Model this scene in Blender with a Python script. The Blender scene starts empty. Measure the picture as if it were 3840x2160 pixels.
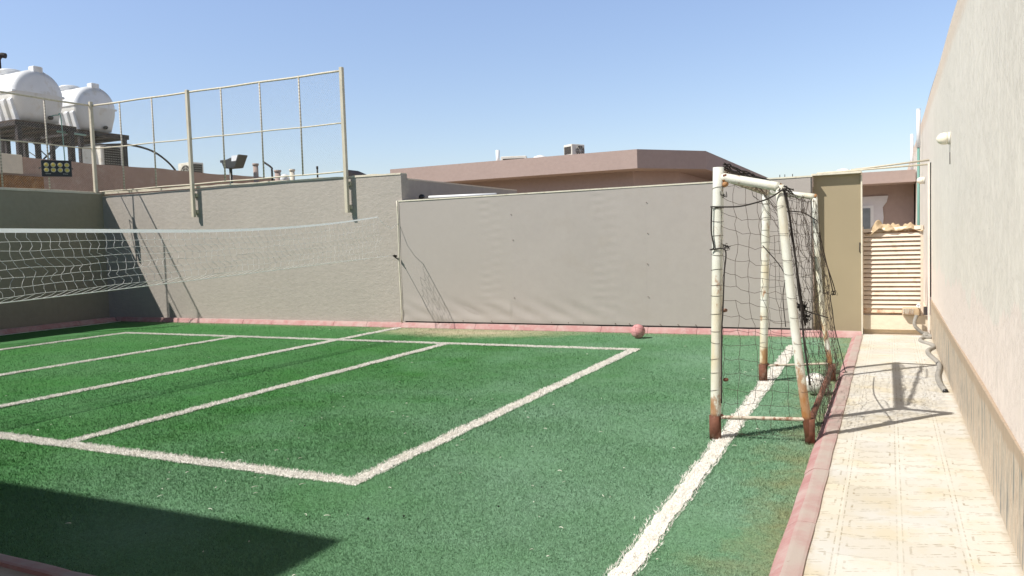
import bpy, math, random
import numpy as np
from mathutils import Vector, Matrix
random.seed(7); RNG = np.random.default_rng(11)
S = bpy.context.scene
COL = S.collection

# ------------------------------------------------------------------ camera, light, sky
cam = bpy.data.cameras.new('camera'); co = bpy.data.objects.new('camera', cam); COL.objects.link(co)
r_ = Vector((0.9, 0.434, -0.0313)); f_ = Vector((-0.435, 0.8985, -0.0591)).normalized()
r_ = (r_ - f_ * r_.dot(f_)).normalized(); u_ = r_.cross(f_)
M = Matrix((r_, u_, -f_)).transposed().to_4x4(); M.translation = Vector((0, 0, 1.6))
co.matrix_world = M
cam.sensor_width = 36; cam.lens = 27.466; cam.clip_start = 0.05; cam.clip_end = 3000
S.camera = co
SUN = Vector((0.62, 0.69, -1.0)).normalized()          # the way the light travels
el = math.asin(-SUN.z); az = math.atan2(-SUN.x, -SUN.y)
w = bpy.data.worlds.new('World'); S.world = w; w.use_nodes = True
nt = w.node_tree; bg = nt.nodes['Background']
sky = nt.nodes.new('ShaderNodeTexSky'); sky.sky_type = 'NISHITA'; sky.sun_disc = False
sky.sun_elevation = el; sky.sun_rotation = az % (2 * math.pi); sky.altitude = 600
sky.air_density = 1.0; sky.dust_density = 0.9; sky.ozone_density = 1.6
# brightness of the clear sky by elevation only: pale and bright low down, deeper overhead
tc = nt.nodes.new('ShaderNodeTexCoord'); sx = nt.nodes.new('ShaderNodeSeparateXYZ'); rp = nt.nodes.new('ShaderNodeValToRGB')
nt.links.new(tc.outputs['Generated'], sx.inputs[0]); nt.links.new(sx.outputs[2], rp.inputs[0])
rp.color_ramp.elements[0].position = 0.0; rp.color_ramp.elements[0].color = (.58, .51, .48, 1)
rp.color_ramp.elements[1].position = 1.0; rp.color_ramp.elements[1].color = (.08, .07, .07, 1)
for p_, c_ in ((.12, (.69, .63, .61)), (.30, (.82, .75, .75)), (.40, (.78, .73, .76)), (.55, (.17, .16, .155))):
    e_ = rp.color_ramp.elements.new(p_); e_.color = (*c_, 1)
mx = nt.nodes.new('ShaderNodeVectorMath'); mx.operation = 'MULTIPLY'; m2x = nt.nodes.new('ShaderNodeVectorMath'); m2x.operation = 'SCALE'; m2x.inputs['Scale'].default_value = 2.0
nt.links.new(sky.outputs[0], mx.inputs[0]); nt.links.new(rp.outputs[0], mx.inputs[1]); nt.links.new(mx.outputs[0], m2x.inputs[0])
nt.links.new(m2x.outputs[0], bg.inputs[0]); bg.inputs[1].default_value = 0.11
sl = bpy.data.lights.new('sun', 'SUN'); so = bpy.data.objects.new('sun', sl); COL.objects.link(so)
sl.energy = 5.0; sl.angle = math.radians(0.53); sl.color = (1.0, 0.95, 0.86)
so.rotation_euler = SUN.to_track_quat('-Z', 'Y').to_euler()
S.view_settings.view_transform = 'Standard'; S.view_settings.look = 'None'
S.view_settings.exposure = 0.25; S.view_settings.gamma = 1

# ------------------------------------------------------------------ helpers
def tag(o, label=None, cat=None, group=None, kind=None):
    if label: o['label'] = label
    if cat: o['category'] = cat
    if group: o['group'] = group
    if kind: o['kind'] = kind
    return o
def thing(name, loc, label, cat, group=None):
    o = bpy.data.objects.new(name, None); COL.objects.link(o); o.location = loc
    o.empty_display_size = 0.2
    return tag(o, label, cat, group)
class MB:
    def __init__(s): s.v = []; s.f = []; s.sm = []
    def add(s, vs, fs, smooth=False):
        b = len(s.v); s.v += [tuple(v) for v in vs]
        s.f += [tuple(i + b for i in f) for f in fs]; s.sm += [smooth] * len(fs); return s
    def box(s, a, b, bev=0.0):
        x0, y0, z0 = a; x1, y1, z1 = b
        if bev <= 0:
            vs = [(x0,y0,z0),(x1,y0,z0),(x1,y1,z0),(x0,y1,z0),(x0,y0,z1),(x1,y0,z1),(x1,y1,z1),(x0,y1,z1)]
            return s.add(vs, [(0,3,2,1),(4,5,6,7),(0,1,5,4),(1,2,6,5),(2,3,7,6),(3,0,4,7)])
        c = bev                                              # chamfer on the upright edges and the top
        def ring(z, i):
            return [(x0+c+i,y0+i,z),(x1-c-i,y0+i,z),(x1-i,y0+c+i,z),(x1-i,y1-c-i,z),(x1-c-i,y1-i,z),(x0+c+i,y1-i,z),(x0+i,y1-c-i,z),(x0+i,y0+c+i,z)]
        vs = ring(z0, 0) + ring(z1 - c, 0) + ring(z1, c)
        fs = [tuple(range(7,-1,-1)), tuple(range(16,24))]
        for k in (0, 8):
            for i in range(8):
                j = (i+1) % 8; fs.append((k+i, k+j, k+8+j, k+8+i))
        return s.add(vs, fs)
    def prism(s, poly, z0, z1):
        n = len(poly); vs = [(p[0],p[1],z0) for p in poly] + [(p[0],p[1],z1) for p in poly]
        fs = [tuple(range(n-1,-1,-1)), tuple(range(n,2*n))] + [(i,(i+1)%n,n+(i+1)%n,n+i) for i in range(n)]
        return s.add(vs, fs)
    def tube(s, pts, r, n=8, cap=True, smooth=True):
        pts = [Vector(p) for p in pts]; m = len(pts)
        rs = r if isinstance(r, (list, tuple)) else [r]*m
        up = None; vs = []
        for i, p in enumerate(pts):
            t = (pts[min(i+1,m-1)] - pts[max(i-1,0)])
            t = t.normalized() if t.length > 1e-9 else Vector((0,0,1))
            if up is None:
                a = Vector((0,0,1)) if abs(t.z) < .9 else Vector((1,0,0))
                up = t.cross(a).normalized()
            up = (up - t*up.dot(t)); up = up.normalized() if up.length > 1e-6 else t.orthogonal().normalized()
            q = t.cross(up)
            for k in range(n):
                a = 2*math.pi*k/n; vs.append(p + (up*math.cos(a) + q*math.sin(a))*rs[i])
        fs = []
        for i in range(m-1):
            for k in range(n):
                k2 = (k+1) % n; fs.append((i*n+k, i*n+k2, (i+1)*n+k2, (i+1)*n+k))
        s.add(vs, fs, smooth)
        if cap:
            b = len(s.v) - len(vs)
            s.f += [tuple(b+k for k in range(n-1,-1,-1)), tuple(b+(m-1)*n+k for k in range(n))]; s.sm += [False]*2
        return s
    def lathe(s, c, axis, prof, n=24, smooth=True):
        c = Vector(c); t = Vector(axis).normalized(); u = t.orthogonal().normalized(); q = t.cross(u); vs = []
        for (d, r) in prof:
            for k in range(n):
                a = 2*math.pi*k/n; vs.append(c + t*d + (u*math.cos(a)+q*math.sin(a))*max(r,1e-4))
        fs = [(i*n+k, i*n+(k+1)%n, (i+1)*n+(k+1)%n, (i+1)*n+k) for i in range(len(prof)-1) for k in range(n)]
        fs += [tuple(range(n-1,-1,-1)), tuple((len(prof)-1)*n+k for k in range(n))]
        return s.add(vs, fs, smooth)
    def grid(s, nu, nv, fn, smooth=True):
        vs = [fn(i/nu, j/nv) for j in range(nv+1) for i in range(nu+1)]
        fs = [(j*(nu+1)+i, j*(nu+1)+i+1, (j+1)*(nu+1)+i+1, (j+1)*(nu+1)+i) for j in range(nv) for i in range(nu)]
        return s.add(vs, fs, smooth)
    def build(s, name, mat, parent=None, origin=None):
        me = bpy.data.meshes.new(name)
        o0 = Vector(origin) if origin is not None else (parent.location if parent is not None and parent.type == 'EMPTY' else Vector((0,0,0)))
        if parent is not None and parent.type != 'EMPTY':
            o0 = Vector(parent['_o']) if '_o' in parent else Vector((0,0,0))
        me.from_pydata([(v[0]-o0.x, v[1]-o0.y, v[2]-o0.z) for v in s.v], [], s.f)
        me.polygons.foreach_set('use_smooth', s.sm); me.materials.append(mat); me.update()
        o = bpy.data.objects.new(name, me); COL.objects.link(o)
        if parent is not None: o.parent = parent
        else: o.location = o0
        o['_o'] = tuple(o0)
        return o
def bx(a, b, bev=0): return MB().box(a, b, bev)

# ------------------------------------------------------------------ materials
def new_mat(name, rough=0.9, spec=0.3, metallic=0.0):
    m = bpy.data.materials.new(name); m.use_nodes = True; b = m.node_tree.nodes['Principled BSDF']
    b.inputs['Roughness'].default_value = rough; b.inputs['Specular IOR Level'].default_value = spec
    b.inputs['Metallic'].default_value = metallic
    return m, m.node_tree, b
class NB:
    def __init__(s, nt): s.nt = nt; s.geo = nt.nodes.new('ShaderNodeNewGeometry')
    def n(s, t, **kw):
        x = s.nt.nodes.new(t)
        for k, v in kw.items(): setattr(x, k, v)
        return x
    def l(s, a, b): s.nt.links.new(a, b)
    def mapped(s, scale=(1,1,1), rot=(0,0,0), loc=(0,0,0)):
        m = s.n('ShaderNodeMapping'); s.l(s.geo.outputs['Position'], m.inputs[0])
        m.inputs['Scale'].default_value = scale; m.inputs['Rotation'].default_value = rot; m.inputs['Location'].default_value = loc
        return m.outputs[0]
    def noise(s, scale, detail=4, rough=.55, vec=None, dist=0):
        x = s.n('ShaderNodeTexNoise'); x.inputs['Scale'].default_value = scale; x.inputs['Detail'].default_value = detail
        x.inputs['Roughness'].default_value = rough; x.inputs['Distortion'].default_value = dist
        s.l(vec if vec is not None else s.geo.outputs['Position'], x.inputs['Vector']); return x.outputs['Fac']
    def ramp(s, fac, stops):
        x = s.n('ShaderNodeValToRGB'); e = x.color_ramp.elements
        while len(e) > len(stops): e.remove(e[0])
        while len(e) < len(stops): e.new(1)
        for i, (p, c) in enumerate(stops):
            e[i].position = p; e[i].color = (c, c, c, 1) if isinstance(c, (int, float)) else (*c, 1)
        s.l(fac, x.inputs[0]); return x.outputs[0]
    def mix(s, fac, a, b, mode='MIX'):
        x = s.n('ShaderNodeMix'); x.data_type = 'RGBA'; x.blend_type = mode
        for sock, v in ((x.inputs['Factor'], fac), (x.inputs['A'], a), (x.inputs['B'], b)):
            if isinstance(v, (int, float)): sock.default_value = v
            elif isinstance(v, tuple): sock.default_value = (*v, 1)
            else: s.l(v, sock)
        return x.outputs['Result']
    def math(s, op, a, b=None, c=None):
        x = s.n('ShaderNodeMath'); x.operation = op
        for i, v in enumerate((a, b, c)):
            if v is None: continue
            if isinstance(v, (int, float)): x.inputs[i].default_value = v
            else: s.l(v, x.inputs[i])
        return x.outputs[0]
    def xyz(s):
        x = s.n('ShaderNodeSeparateXYZ'); s.l(s.geo.outputs['Position'], x.inputs[0]); return x.outputs
    def bump(s, h, strength, dist, bsdf):
        x = s.n('ShaderNodeBump'); x.inputs['Strength'].default_value = strength; x.inputs['Distance'].default_value = dist
        s.l(h, x.inputs['Height']); s.l(x.outputs[0], bsdf.inputs['Normal'])
def hsv(c, k): return tuple(min(1, x*k) for x in c)

def paint(name, c, rough=.6, var=.12, nscale=3.0, bump=0.0, bscale=60, spec=.35, metallic=0.0, dirt=None, dirt_amt=.5, dscale=6.0, dth=.55):
    m, t, b = new_mat(name, rough, spec, metallic); q = NB(t)
    col = q.ramp(q.noise(nscale, 5), [(.3, hsv(c, 1-var)), (.7, hsv(c, 1+var))])
    if dirt:
        f = q.ramp(q.noise(dscale, 8, .65), [(dth, 0.0), (dth+.12, dirt_amt)])
        col = q.mix(f, col, dirt)
    q.l(col, b.inputs['Base Color'])
    if bump: q.bump(q.noise(bscale, 5, .6), bump, .01, b)
    return m
def stucco(name, c, var=.08, bump=.5, bscale=30, bdist=.012, c2=None, streak=False, stain=None):
    m, t, b = new_mat(name, .95, .15); q = NB(t)
    lo = q.noise(.9, 6, .6); mid = q.noise(9, 5, .6)
    f = q.math('MULTIPLY_ADD', mid, .5, q.math('MULTIPLY', lo, .5))
    col = q.ramp(f, [(.35, hsv(c, 1-var)), (.65, hsv(c2 or c, 1+var))])
    if streak:
        st = q.noise(1.0, 6, .65, q.mapped((9, 9, .35)))
        col = q.mix(q.ramp(st, [(.55, 0.0), (.75, .22)]), col, hsv(c, .72))
    if stain:
        col = q.mix(q.ramp(q.noise(2.3, 7, .6), [(.56, 0.0), (.68, stain[1])]), col, stain[0])
    q.l(col, b.inputs['Base Color'])
    h = q.math('ADD', q.noise(bscale, 8, .65), q.math('MULTIPLY', q.noise(bscale*.25, 4, .5, q.mapped((1,1,2.2))), .9))
    q.bump(h, bump, bdist, b)
    return m

M_ = {}
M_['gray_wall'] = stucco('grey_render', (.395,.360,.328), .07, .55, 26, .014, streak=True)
M_['left_wall'] = stucco('grey_render_left', (.31,.275,.21), .07, .5, 26, .014, streak=True)  # base colour lowered below the back wall's to deepen this wall's shade
M_['pink_wall'] = stucco('pink_render', (.385,.30,.272), .06, .35, 30)
M_['pink_old'] = stucco('old_pink_render', (.40,.27,.215), .14, .7, 14, .03, streak=True, stain=((.5,.4,.33), .5))
M_['capping'] = stucco('pale_mortar', (.66,.6,.5), .1, .5, 40)
M_['concrete'] = stucco('pale_concrete', (.72,.63,.50), .08, .4, 30)
M_['house'] = stucco('house_render', (.36,.31,.24), .06, .4, 30)
M_['roof_flat'] = stucco('roof_screed', (.5,.46,.38), .1, .3, 20)

def right_wall_mat():
    m, t, b = new_mat('cream_render', .92, .15); q = NB(t)
    c = (.745,.70,.635)
    lo = q.noise(.7, 6, .6); mid = q.noise(6, 6, .65)
    col = q.ramp(q.math('MULTIPLY_ADD', mid, .5, q.math('MULTIPLY', lo, .5)), [(.36, hsv(c,.94)), (.64, hsv(c,1.05))])
    X, Y, Z = q.xyz()
    # paler pinkish repaint low on the wall with a ragged top
    edge = q.math('ADD', Z, q.math('MULTIPLY', q.noise(1.1, 5, .6, q.mapped((1,1,.6))), -1.1))
    low = q.ramp(edge, [(.52, 1.0), (.56, 0.0)])
    col = q.mix(low, col, (.79,.70,.64))
    flake = q.ramp(q.noise(3.4, 9, .72, q.mapped((1, 1, .8), loc=(3,2,1))), [(.60, 0.0), (.63, .6)])
    lowz = q.ramp(Z, [(.3, 1.0), (1.0, 0.0)])
    col = q.mix(q.math('MULTIPLY', flake, lowz), col, (.5,.47,.42))
    top = q.ramp(q.math('MULTIPLY', Z, .25), [(.83, 0.0), (.86, .7)])
    col = q.mix(top, col, (.70,.57,.47))
    fl = q.ramp(q.noise(1.0, 7, .7, q.mapped((1, 5, 26), loc=(0,2,1))), [(.655, 0.0), (.68, .5)])
    col = q.mix(q.math('MULTIPLY', fl, q.ramp(q.noise(.9, 3, .5, q.mapped(loc=(0,6,3))), [(.45, 0.0), (.6, 1.0)])), col, (.42,.40,.35))
    drip = q.ramp(q.noise(1.0, 5, .6, q.mapped((1, 3.2, .22))), [(.56, 0.0), (.7, .08)])
    col = q.mix(drip, col, (.83,.80,.75))
    q.l(col, b.inputs['Base Color'])
    sc = q.noise(5, 9, .75, q.mapped((1, 1.6, .9), rot=(.5, 0, 0)), .6)
    h = q.math('ADD', q.noise(34, 8, .65), q.math('MULTIPLY', q.ramp(sc, [(.46, 1.0), (.5, .0), (.54, 1.0)]), 1.0))
    q.bump(h, .38, .010, b); return m
M_['right_wall'] = right_wall_mat()

def dado_mat():
    m, t, b = new_mat('marbled_dado_tile', .55, .4); q = NB(t)
    v = q.noise(1.0, 8, .68, q.mapped((30, 26, 2.0)), .5)
    col = q.ramp(v, [(.40, (.08,.11,.12)), (.43, (.36,.34,.30)), (.465, (.50,.40,.29)), (.50, (.66,.58,.48)), (.53, (.36,.25,.16)), (.565, (.62,.54,.43)), (.61, (.30,.28,.25))])
    X, Y, Z = q.xyz()
    band = q.ramp(q.math('ADD', Z, q.math('MULTIPLY', q.noise(6, 6, .65, q.mapped((1,1,.5))), .13)), [(.535, 0.0), (.56, .8)])
    col = q.mix(band, col, (.40,.30,.21))
    dust = q.ramp(q.math('ADD', Z, q.math('MULTIPLY', q.noise(5, 6, .6), .35)), [(.20, .35), (.30, 0.0)])
    col = q.mix(dust, col, (.66,.56,.44))
    gl = q.math('LESS_THAN', q.math('FRACT', q.math('MULTIPLY', Y, 5.0)), .018)
    col = q.mix(q.math('MULTIPLY', gl, .6), col, (.3,.26,.2))
    q.l(col, b.inputs['Base Color']); q.bump(q.noise(20, 5, .6, q.mapped((4,4,.5))), .2, .006, b); return m
M_['dado'] = dado_mat()

PX_ = .24
def path_mat():
    m, t, b = new_mat('cream_path_tile', .85, .25); q = NB(t)
    X, Y, Z = q.xyz(); T = .285
    sc = q.noise(1.7, 6, .6)
    col = q.ramp(sc, [(.36, (.58,.54,.46)), (.48, (.595,.565,.505)), (.64, (.605,.59,.56))])
    ye = q.ramp(q.noise(3.1, 6, .62, q.mapped(loc=(7,1,0))), [(.52, 0.0), (.66, .65)])
    col = q.mix(ye, col, (.585,.515,.375))
    # every tile differs a little
    wn = q.n('ShaderNodeTexWhiteNoise'); wn.noise_dimensions = '2D'
    cv = q.n('ShaderNodeCombineXYZ')
    q.l(q.math('FLOOR', q.math('DIVIDE', q.math('ADD', X, PX_), T)), cv.inputs[0]); q.l(q.math('FLOOR', q.math('DIVIDE', Y, T)), cv.inputs[1])
    q.l(cv.outputs[0], wn.inputs[0])
    col = q.mix(1.0, col, q.ramp(wn.outputs[0], [(0, .93), (1, 1.04)]), 'MULTIPLY')
    fx = q.math('FRACT', q.math('DIVIDE', q.math('ADD', X, PX_), T)); fy = q.math('FRACT', q.math('DIVIDE', Y, T))
    def near(v, c, wd): return q.math('LESS_THAN', q.math('ABSOLUTE', q.math('SUBTRACT', v, c)), wd)
    jx = q.math('MAXIMUM', near(fx, .045, .012), near(fx, .955, .012)); jy = near(fy, .03, .015)
    # imprinted slanted double lines and a lozenge inside each tile
    d1 = q.math('FRACT', q.math('ADD', q.math('SUBTRACT', fy, q.math('MULTIPLY', fx, .42)), 1.0))
    dl = q.math('MAXIMUM', near(d1, .25, .018), near(d1, .36, .018))
    inx = q.math('MULTIPLY', q.math('GREATER_THAN', fx, .16), q.math('LESS_THAN', fx, .84))
    dl = q.math('MULTIPLY', q.math('MAXIMUM', dl, q.math('MAXIMUM', near(d1, .72, .018), near(d1, .83, .018))), inx)
    vl = q.math('MULTIPLY', q.math('MAXIMUM', near(fx, .16, .02), near(fx, .84, .02)), q.math('MULTIPLY', q.math('GREATER_THAN', d1, .36), q.math('LESS_THAN', d1, .72)))
    ln = q.math('MAXIMUM', q.math('MAXIMUM', jx, jy), q.math('MAXIMUM', dl, vl))
    gate = q.ramp(q.noise(26, 4, .6, q.mapped((1, .8, 1))), [(.45, 0.0), (.56, 1.0)])
    gate2 = q.ramp(q.noise(1.3, 3, .5, q.mapped(loc=(2,9,0))), [(.35, .25), (.6, .9)])
    lf = q.math('MULTIPLY', q.math('MULTIPLY', ln, gate), gate2)
    col = q.mix(q.math('MULTIPLY', lf, .75), col, (.27,.22,.14))
    sp = q.ramp(q.noise(55, 4, .7), [(.64, 0.0), (.70, .3)])
    col = q.mix(sp, col, (.42,.33,.2))
    pale = q.math('MAXIMUM', near(fx, .0, .03), near(fx, 1.0, .03))
    col = q.mix(q.math('MULTIPLY', pale, .14), col, (.66,.63,.57))
    ed = q.math('ADD', q.math('MINIMUM', q.math('ADD', X, .37), q.math('SUBTRACT', .54, X)), q.math('MULTIPLY', q.noise(14, 6, .7), -.10))
    col = q.mix(q.ramp(q.math('ADD', ed, .10), [(.045, .55), (.085, 0.0)]), col, (.38,.31,.22))
    q.l(col, b.inputs['Base Color'])
    q.bump(q.math('SUBTRACT', q.noise(60, 5, .6), q.math('MULTIPLY', ln, 1.2)), .35, .004, b); return m
M_['path'] = path_mat()

def turf_color(q, jitter=None):
    lo = q.noise(.55, 4, .6); mid = q.noise(2.2, 5, .6, q.mapped(loc=(4,4,0)))
    col = q.ramp(lo, [(.34, (.056,.195,.050)), (.5, (.060,.205,.058)), (.64, (.068,.215,.070))])
    col = q.mix(q.ramp(mid, [(.36, 0.0), (.72, .55)]), col, (.085,.205,.078))
    X, Y, Z = q.xyz()
    # long dusty swathes and sweep marks
    sw = q.ramp(q.noise(1.0, 5, .6, q.mapped((.45, 1.3, 1), rot=(0,0,.5))), [(.42, 0.0), (.72, .5)])
    col = q.mix(sw, col, (.112,.24,.118))
    tealx = q.math('ADD', q.math('MULTIPLY', X, .08), q.math('MULTIPLY_ADD', lo, .8, .45))
    col = q.mix(q.ramp(tealx, [(.34, 0.0), (.90, 1.0)]), col, (.20,.335,.235))
    # dust that has built up by the kerbs
    nz = q.noise(3.0, 7, .65)
    dk = q.math('ADD', q.math('SUBTRACT', -.51, X), q.math('MULTIPLY', nz, -1.5))
    col = q.mix(q.ramp(q.math('ADD', dk, 1.0), [(.10, .75), (.62, 0.0)]), col, (.24,.25,.13))
    # pale sand patch in front of the sheet-clad wall
    dx = q.math('DIVIDE', q.math('SUBTRACT', X, -6.9), 2.1); dy = q.math('DIVIDE', q.math('SUBTRACT', Y, 12.62), 1.05)
    rr = q.math('ADD', q.math('SQRT', q.math('ADD', q.math('POWER', dx, 2), q.math('POWER', dy, 2))), q.math('MULTIPLY', nz, .7))
    col = q.mix(q.ramp(q.math('MULTIPLY', rr, .5), [(.42, .95), (.78, 0.0)]), col, (.50,.44,.31))
    far = q.ramp(q.math('ADD', Y, q.math('MULTIPLY', nz, 1.6)), [(0, 0.0), (1, 0.0)])
    dy2 = q.math('ADD', q.math('SUBTRACT', 12.66, Y), q.math('MULTIPLY', nz, -.5))
    col = q.mix(q.ramp(q.math('ADD', dy2, .5), [(.2, .6), (.75, 0.0)]), col, (.20,.27,.15))
    if jitter is not None:
        col = q.mix(1.0, col, q.ramp(jitter, [(0, .74), (.5, .97), (.9, 1.22), (1, 1.5)]), 'MULTIPLY')
    return col
def turf_mat():
    m, t, b = new_mat('turf', .95, .1); q = NB(t)
    col = turf_color(q)
    g = q.noise(75, 6, .75); g2 = q.noise(26, 4, .7)
    col = q.mix(1.0, col, q.ramp(g, [(.34, .72), (.5, .98), (.68, 1.25)]), 'MULTIPLY')
    col = q.mix(1.0, col, q.ramp(g2, [(.35, .88), (.65, 1.1)]), 'MULTIPLY')
    q.l(col, b.inputs['Base Color']); q.bump(q.math('ADD', g, g2), .55, .012, b); return m
M_['turf'] = turf_mat()
def blade_mat():
    m, t, b = new_mat('turf_blade', .75, .25); q = NB(t)
    at = q.n('ShaderNodeAttribute'); at.attribute_name = 'rnd'
    q.l(turf_color(q, at.outputs['Fac']), b.inputs['Base Color']); return m
M_['blade'] = blade_mat()
def line_mat():
    m, t, b = new_mat('white_pile', .95, .1); q = NB(t)
    c = q.ramp(q.noise(90, 5, .7), [(.36, (.50,.48,.42)), (.43, (.78,.76,.72)), (.6, (.85,.83,.80))])
    c = q.mix(q.ramp(q.noise(4, 6, .6), [(.5, 0.0), (.7, .3)]), c, (.68,.63,.53))
    q.l(c, b.inputs['Base Color']); q.bump(q.noise(80, 4, .7), .4, .006, b); return m
M_['line'] = line_mat()
def kerb_mat():
    m, t, b = new_mat('pink_kerb_paint', .8, .25); q = NB(t)
    c = q.ramp(q.noise(2.5, 6, .6), [(.32, (.39,.195,.195)), (.52, (.43,.235,.23)), (.68, (.47,.33,.315))])
    c = q.mix(q.ramp(q.noise(7, 8, .7), [(.46, 0.0), (.64, .6)]), c, (.48,.37,.35))
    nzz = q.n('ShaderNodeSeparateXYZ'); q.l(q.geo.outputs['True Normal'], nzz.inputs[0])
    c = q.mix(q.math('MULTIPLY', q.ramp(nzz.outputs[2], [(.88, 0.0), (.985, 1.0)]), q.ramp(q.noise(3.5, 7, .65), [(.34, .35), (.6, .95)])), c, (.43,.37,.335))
    c = q.mix(q.ramp(q.noise(22, 6, .7), [(.66, 0.0), (.71, .5)]), c, (.30,.20,.17))
    q.l(c, b.inputs['Base Color']); q.bump(q.noise(45, 6, .65), .35, .006, b); return m
M_['kerb'] = kerb_mat()
def goal_mat():
    m, t, b = new_mat('rusty_white_paint', .5, .4); q = NB(t)
    X, Y, Z = q.xyz()
    n = q.noise(9, 8, .7, q.mapped((1,1,.45)))
    c = q.ramp(q.noise(4, 5, .6), [(.35, (.66,.67,.60)), (.65, (.76,.77,.73))])
    yel = q.ramp(q.math('ADD', q.noise(3.5, 5, .6, q.mapped((1,1,.3), loc=(2,0,0))), q.ramp(Z, [(.3, .10), (.99, 0.0)])), [(.48, 0.0), (.64, .8)])
    c = q.mix(yel, c, (.62,.52,.33))
    leg_ = q.math('MULTIPLY', q.math('GREATER_THAN', X, -.72), q.ramp(Z, [(.25, .13), (.95, .0)]))
    f = q.math('ADD', q.math('ADD', n, leg_), q.ramp(Z, [(.19, .16), (.38, 0.0)]))
    c = q.mix(q.ramp(f, [(.57, 0.0), (.63, .75), (.78, 1.0)]), c, (.34,.16,.06))
    c = q.mix(q.ramp(Z, [(.185, 1.0), (.215, 0.0)]), c, (.13,.05,.03))
    q.l(c, b.inputs['Base Color']); q.bump(n, .3, .004, b); return m
M_['goal'] = goal_mat()
M_['rust'] = paint('rust', (.15,.062,.04), .8, .3, 14, .4, 50, dirt=(.35,.25,.2), dirt_amt=.6)
M_['rust_light'] = paint('orange_rust', (.38,.20,.09), .85, .3, 20, .5, 60, dirt=(.6,.5,.38), dirt_amt=.7, dscale=18)
M_['rusty_bar'] = paint('rusty_bar', (.55,.50,.42), .7, .15, 14, dirt=(.2,.08,.04), dirt_amt=.9, dscale=14, dth=.5)
M_['crossbar'] = paint('crossbar', (.50,.44,.35), .7, .2, 14, dirt=(.16,.09,.06), dirt_amt=.9, dscale=16, dth=.48)
M_['black_cord'] = paint('black_cord', (.035,.03,.028), .9, .3, 20)
M_['brown_cord'] = paint('brown_cord', (.075,.055,.045), .9, .3, 20)
M_['white_cord'] = paint('white_cord', (.88,.88,.87), .8, .1, 20)
M_['tape'] = paint('white_tape', (.86,.88,.90), .7, .06, 10)
for k_ in ('tape', 'white_cord'):
    t_ = M_[k_].node_tree; b_ = t_.nodes['Principled BSDF']; o_ = t_.nodes['Material Output']
    tr = t_.nodes.new('ShaderNodeBsdfTranslucent'); tr.inputs[0].default_value = (.9,.9,.9,1)
    ms = t_.nodes.new('ShaderNodeMixShader'); ms.inputs[0].default_value = .38
    t_.links.new(b_.outputs[0], ms.inputs[1]); t_.links.new(tr.outputs[0], ms.inputs[2]); t_.links.new(ms.outputs[0], o_.inputs[0])
M_['post'] = paint('beige_steel', (.55,.50,.40), .6, .1, 5, dirt=(.3,.2,.1), dirt_amt=.5, dscale=9, dth=.6)
M_['rail'] = paint('pale_rail', (.60,.55,.44), .6, .14, 20)
def rebar_mat():
    m, t, b = new_mat('ribbed_rod', .6, .3); q = NB(t)
    wv = q.math('SINE', q.math('MULTIPLY', q.xyz()[2], 95.0))
    c = q.mix(q.ramp(wv, [(.0, 0.0), (.3, 1.0)]), (.56,.52,.44), (.36,.32,.26)); q.l(c, b.inputs['Base Color']); return m
M_['rod'] = rebar_mat()
M_['wire'] = paint('galvanised_wire', (.55,.52,.45), .5, .1, 5, metallic=.2)
M_['sheet'] = stucco('grey_sheet', (.378,.345,.328), .035, .12, 50, .004, stain=((.33,.29,.25), .18))
M_['sheet2'] = stucco('grey_sheet_b', (.382,.350,.330), .02, .12, 50, .004)
M_['trim'] = paint('cream_trim', (.66,.62,.52), .6, .1, 6, dirt=(.4,.3,.2), dirt_amt=.4, dscale=10)
M_['tan_door'] = paint('tan_sheet', (.325,.27,.18), .65, .04, 1.5)
M_['screw'] = paint('screw', (.16,.13,.11), .5, .1)
M_['tank'] = paint('white_plastic', (.74,.76,.79), .4, .04, 2, spec=.45, dirt=(.56,.53,.46), dirt_amt=.55, dscale=2.2, dth=.5)
M_['tank_low'] = paint('dusty_white_plastic', (.66,.65,.62), .5, .06, 2, spec=.4, dirt=(.5,.44,.34), dirt_amt=.5, dscale=2.5)
M_['dark_steel'] = paint('dark_steel', (.022,.018,.022), .7, .3, 8, dirt=(.07,.035,.02), dirt_amt=.6)
M_['deck'] = paint('rusty_deck', (.05,.032,.024), .85, .35, 12)
M_['pvc_white'] = paint('white_pvc', (.78,.80,.82), .4, .04)
M_['pvc_green'] = paint('green_pipe', (.14,.30,.26), .5, .08)
M_['ac'] = paint('cream_casing', (.68,.66,.6), .5, .06, 4, dirt=(.45,.38,.28), dirt_amt=.5)
M_['dark'] = paint('dark_grille', (.05,.045,.04), .8, .2)
M_['black'] = paint('black_plastic', (.015,.016,.018), .4, .2, spec=.5)
M_['lens'] = paint('yellow_lens', (.75,.55,.12), .25, .15, 30, spec=.6)
M_['lens_ring'] = paint('lens_ring', (.60,.57,.42), .3, .1, spec=.6)
M_['globe'] = paint('opal_globe', (.80,.75,.62), .3, .05, 8, spec=.5)
M_['slat'] = paint('tan_slat', (.72,.60,.49), .7, .1, 3, dirt=(.5,.32,.2), dirt_amt=.5, dscale=7)
M_['slat_rust'] = paint('stained_slat', (.68,.52,.38), .7, .12, 3, dirt=(.40,.2,.11), dirt_amt=.9, dscale=7, dth=.47)
M_['cloth'] = stucco('dusty_canvas', (.50,.38,.25), .18, .5, 40)
M_['hose'] = paint('grey_hose', (.30,.285,.26), .75, .12, 8)
M_['pink_ball'] = paint('pink_ball', (.56,.26,.27), .75, .1, 9, .2, 150, dirt=(.66,.47,.44), dirt_amt=.6, dscale=9, dth=.5)
M_['seam'] = paint('ball_seam', (.28,.12,.13), .8)
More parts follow.
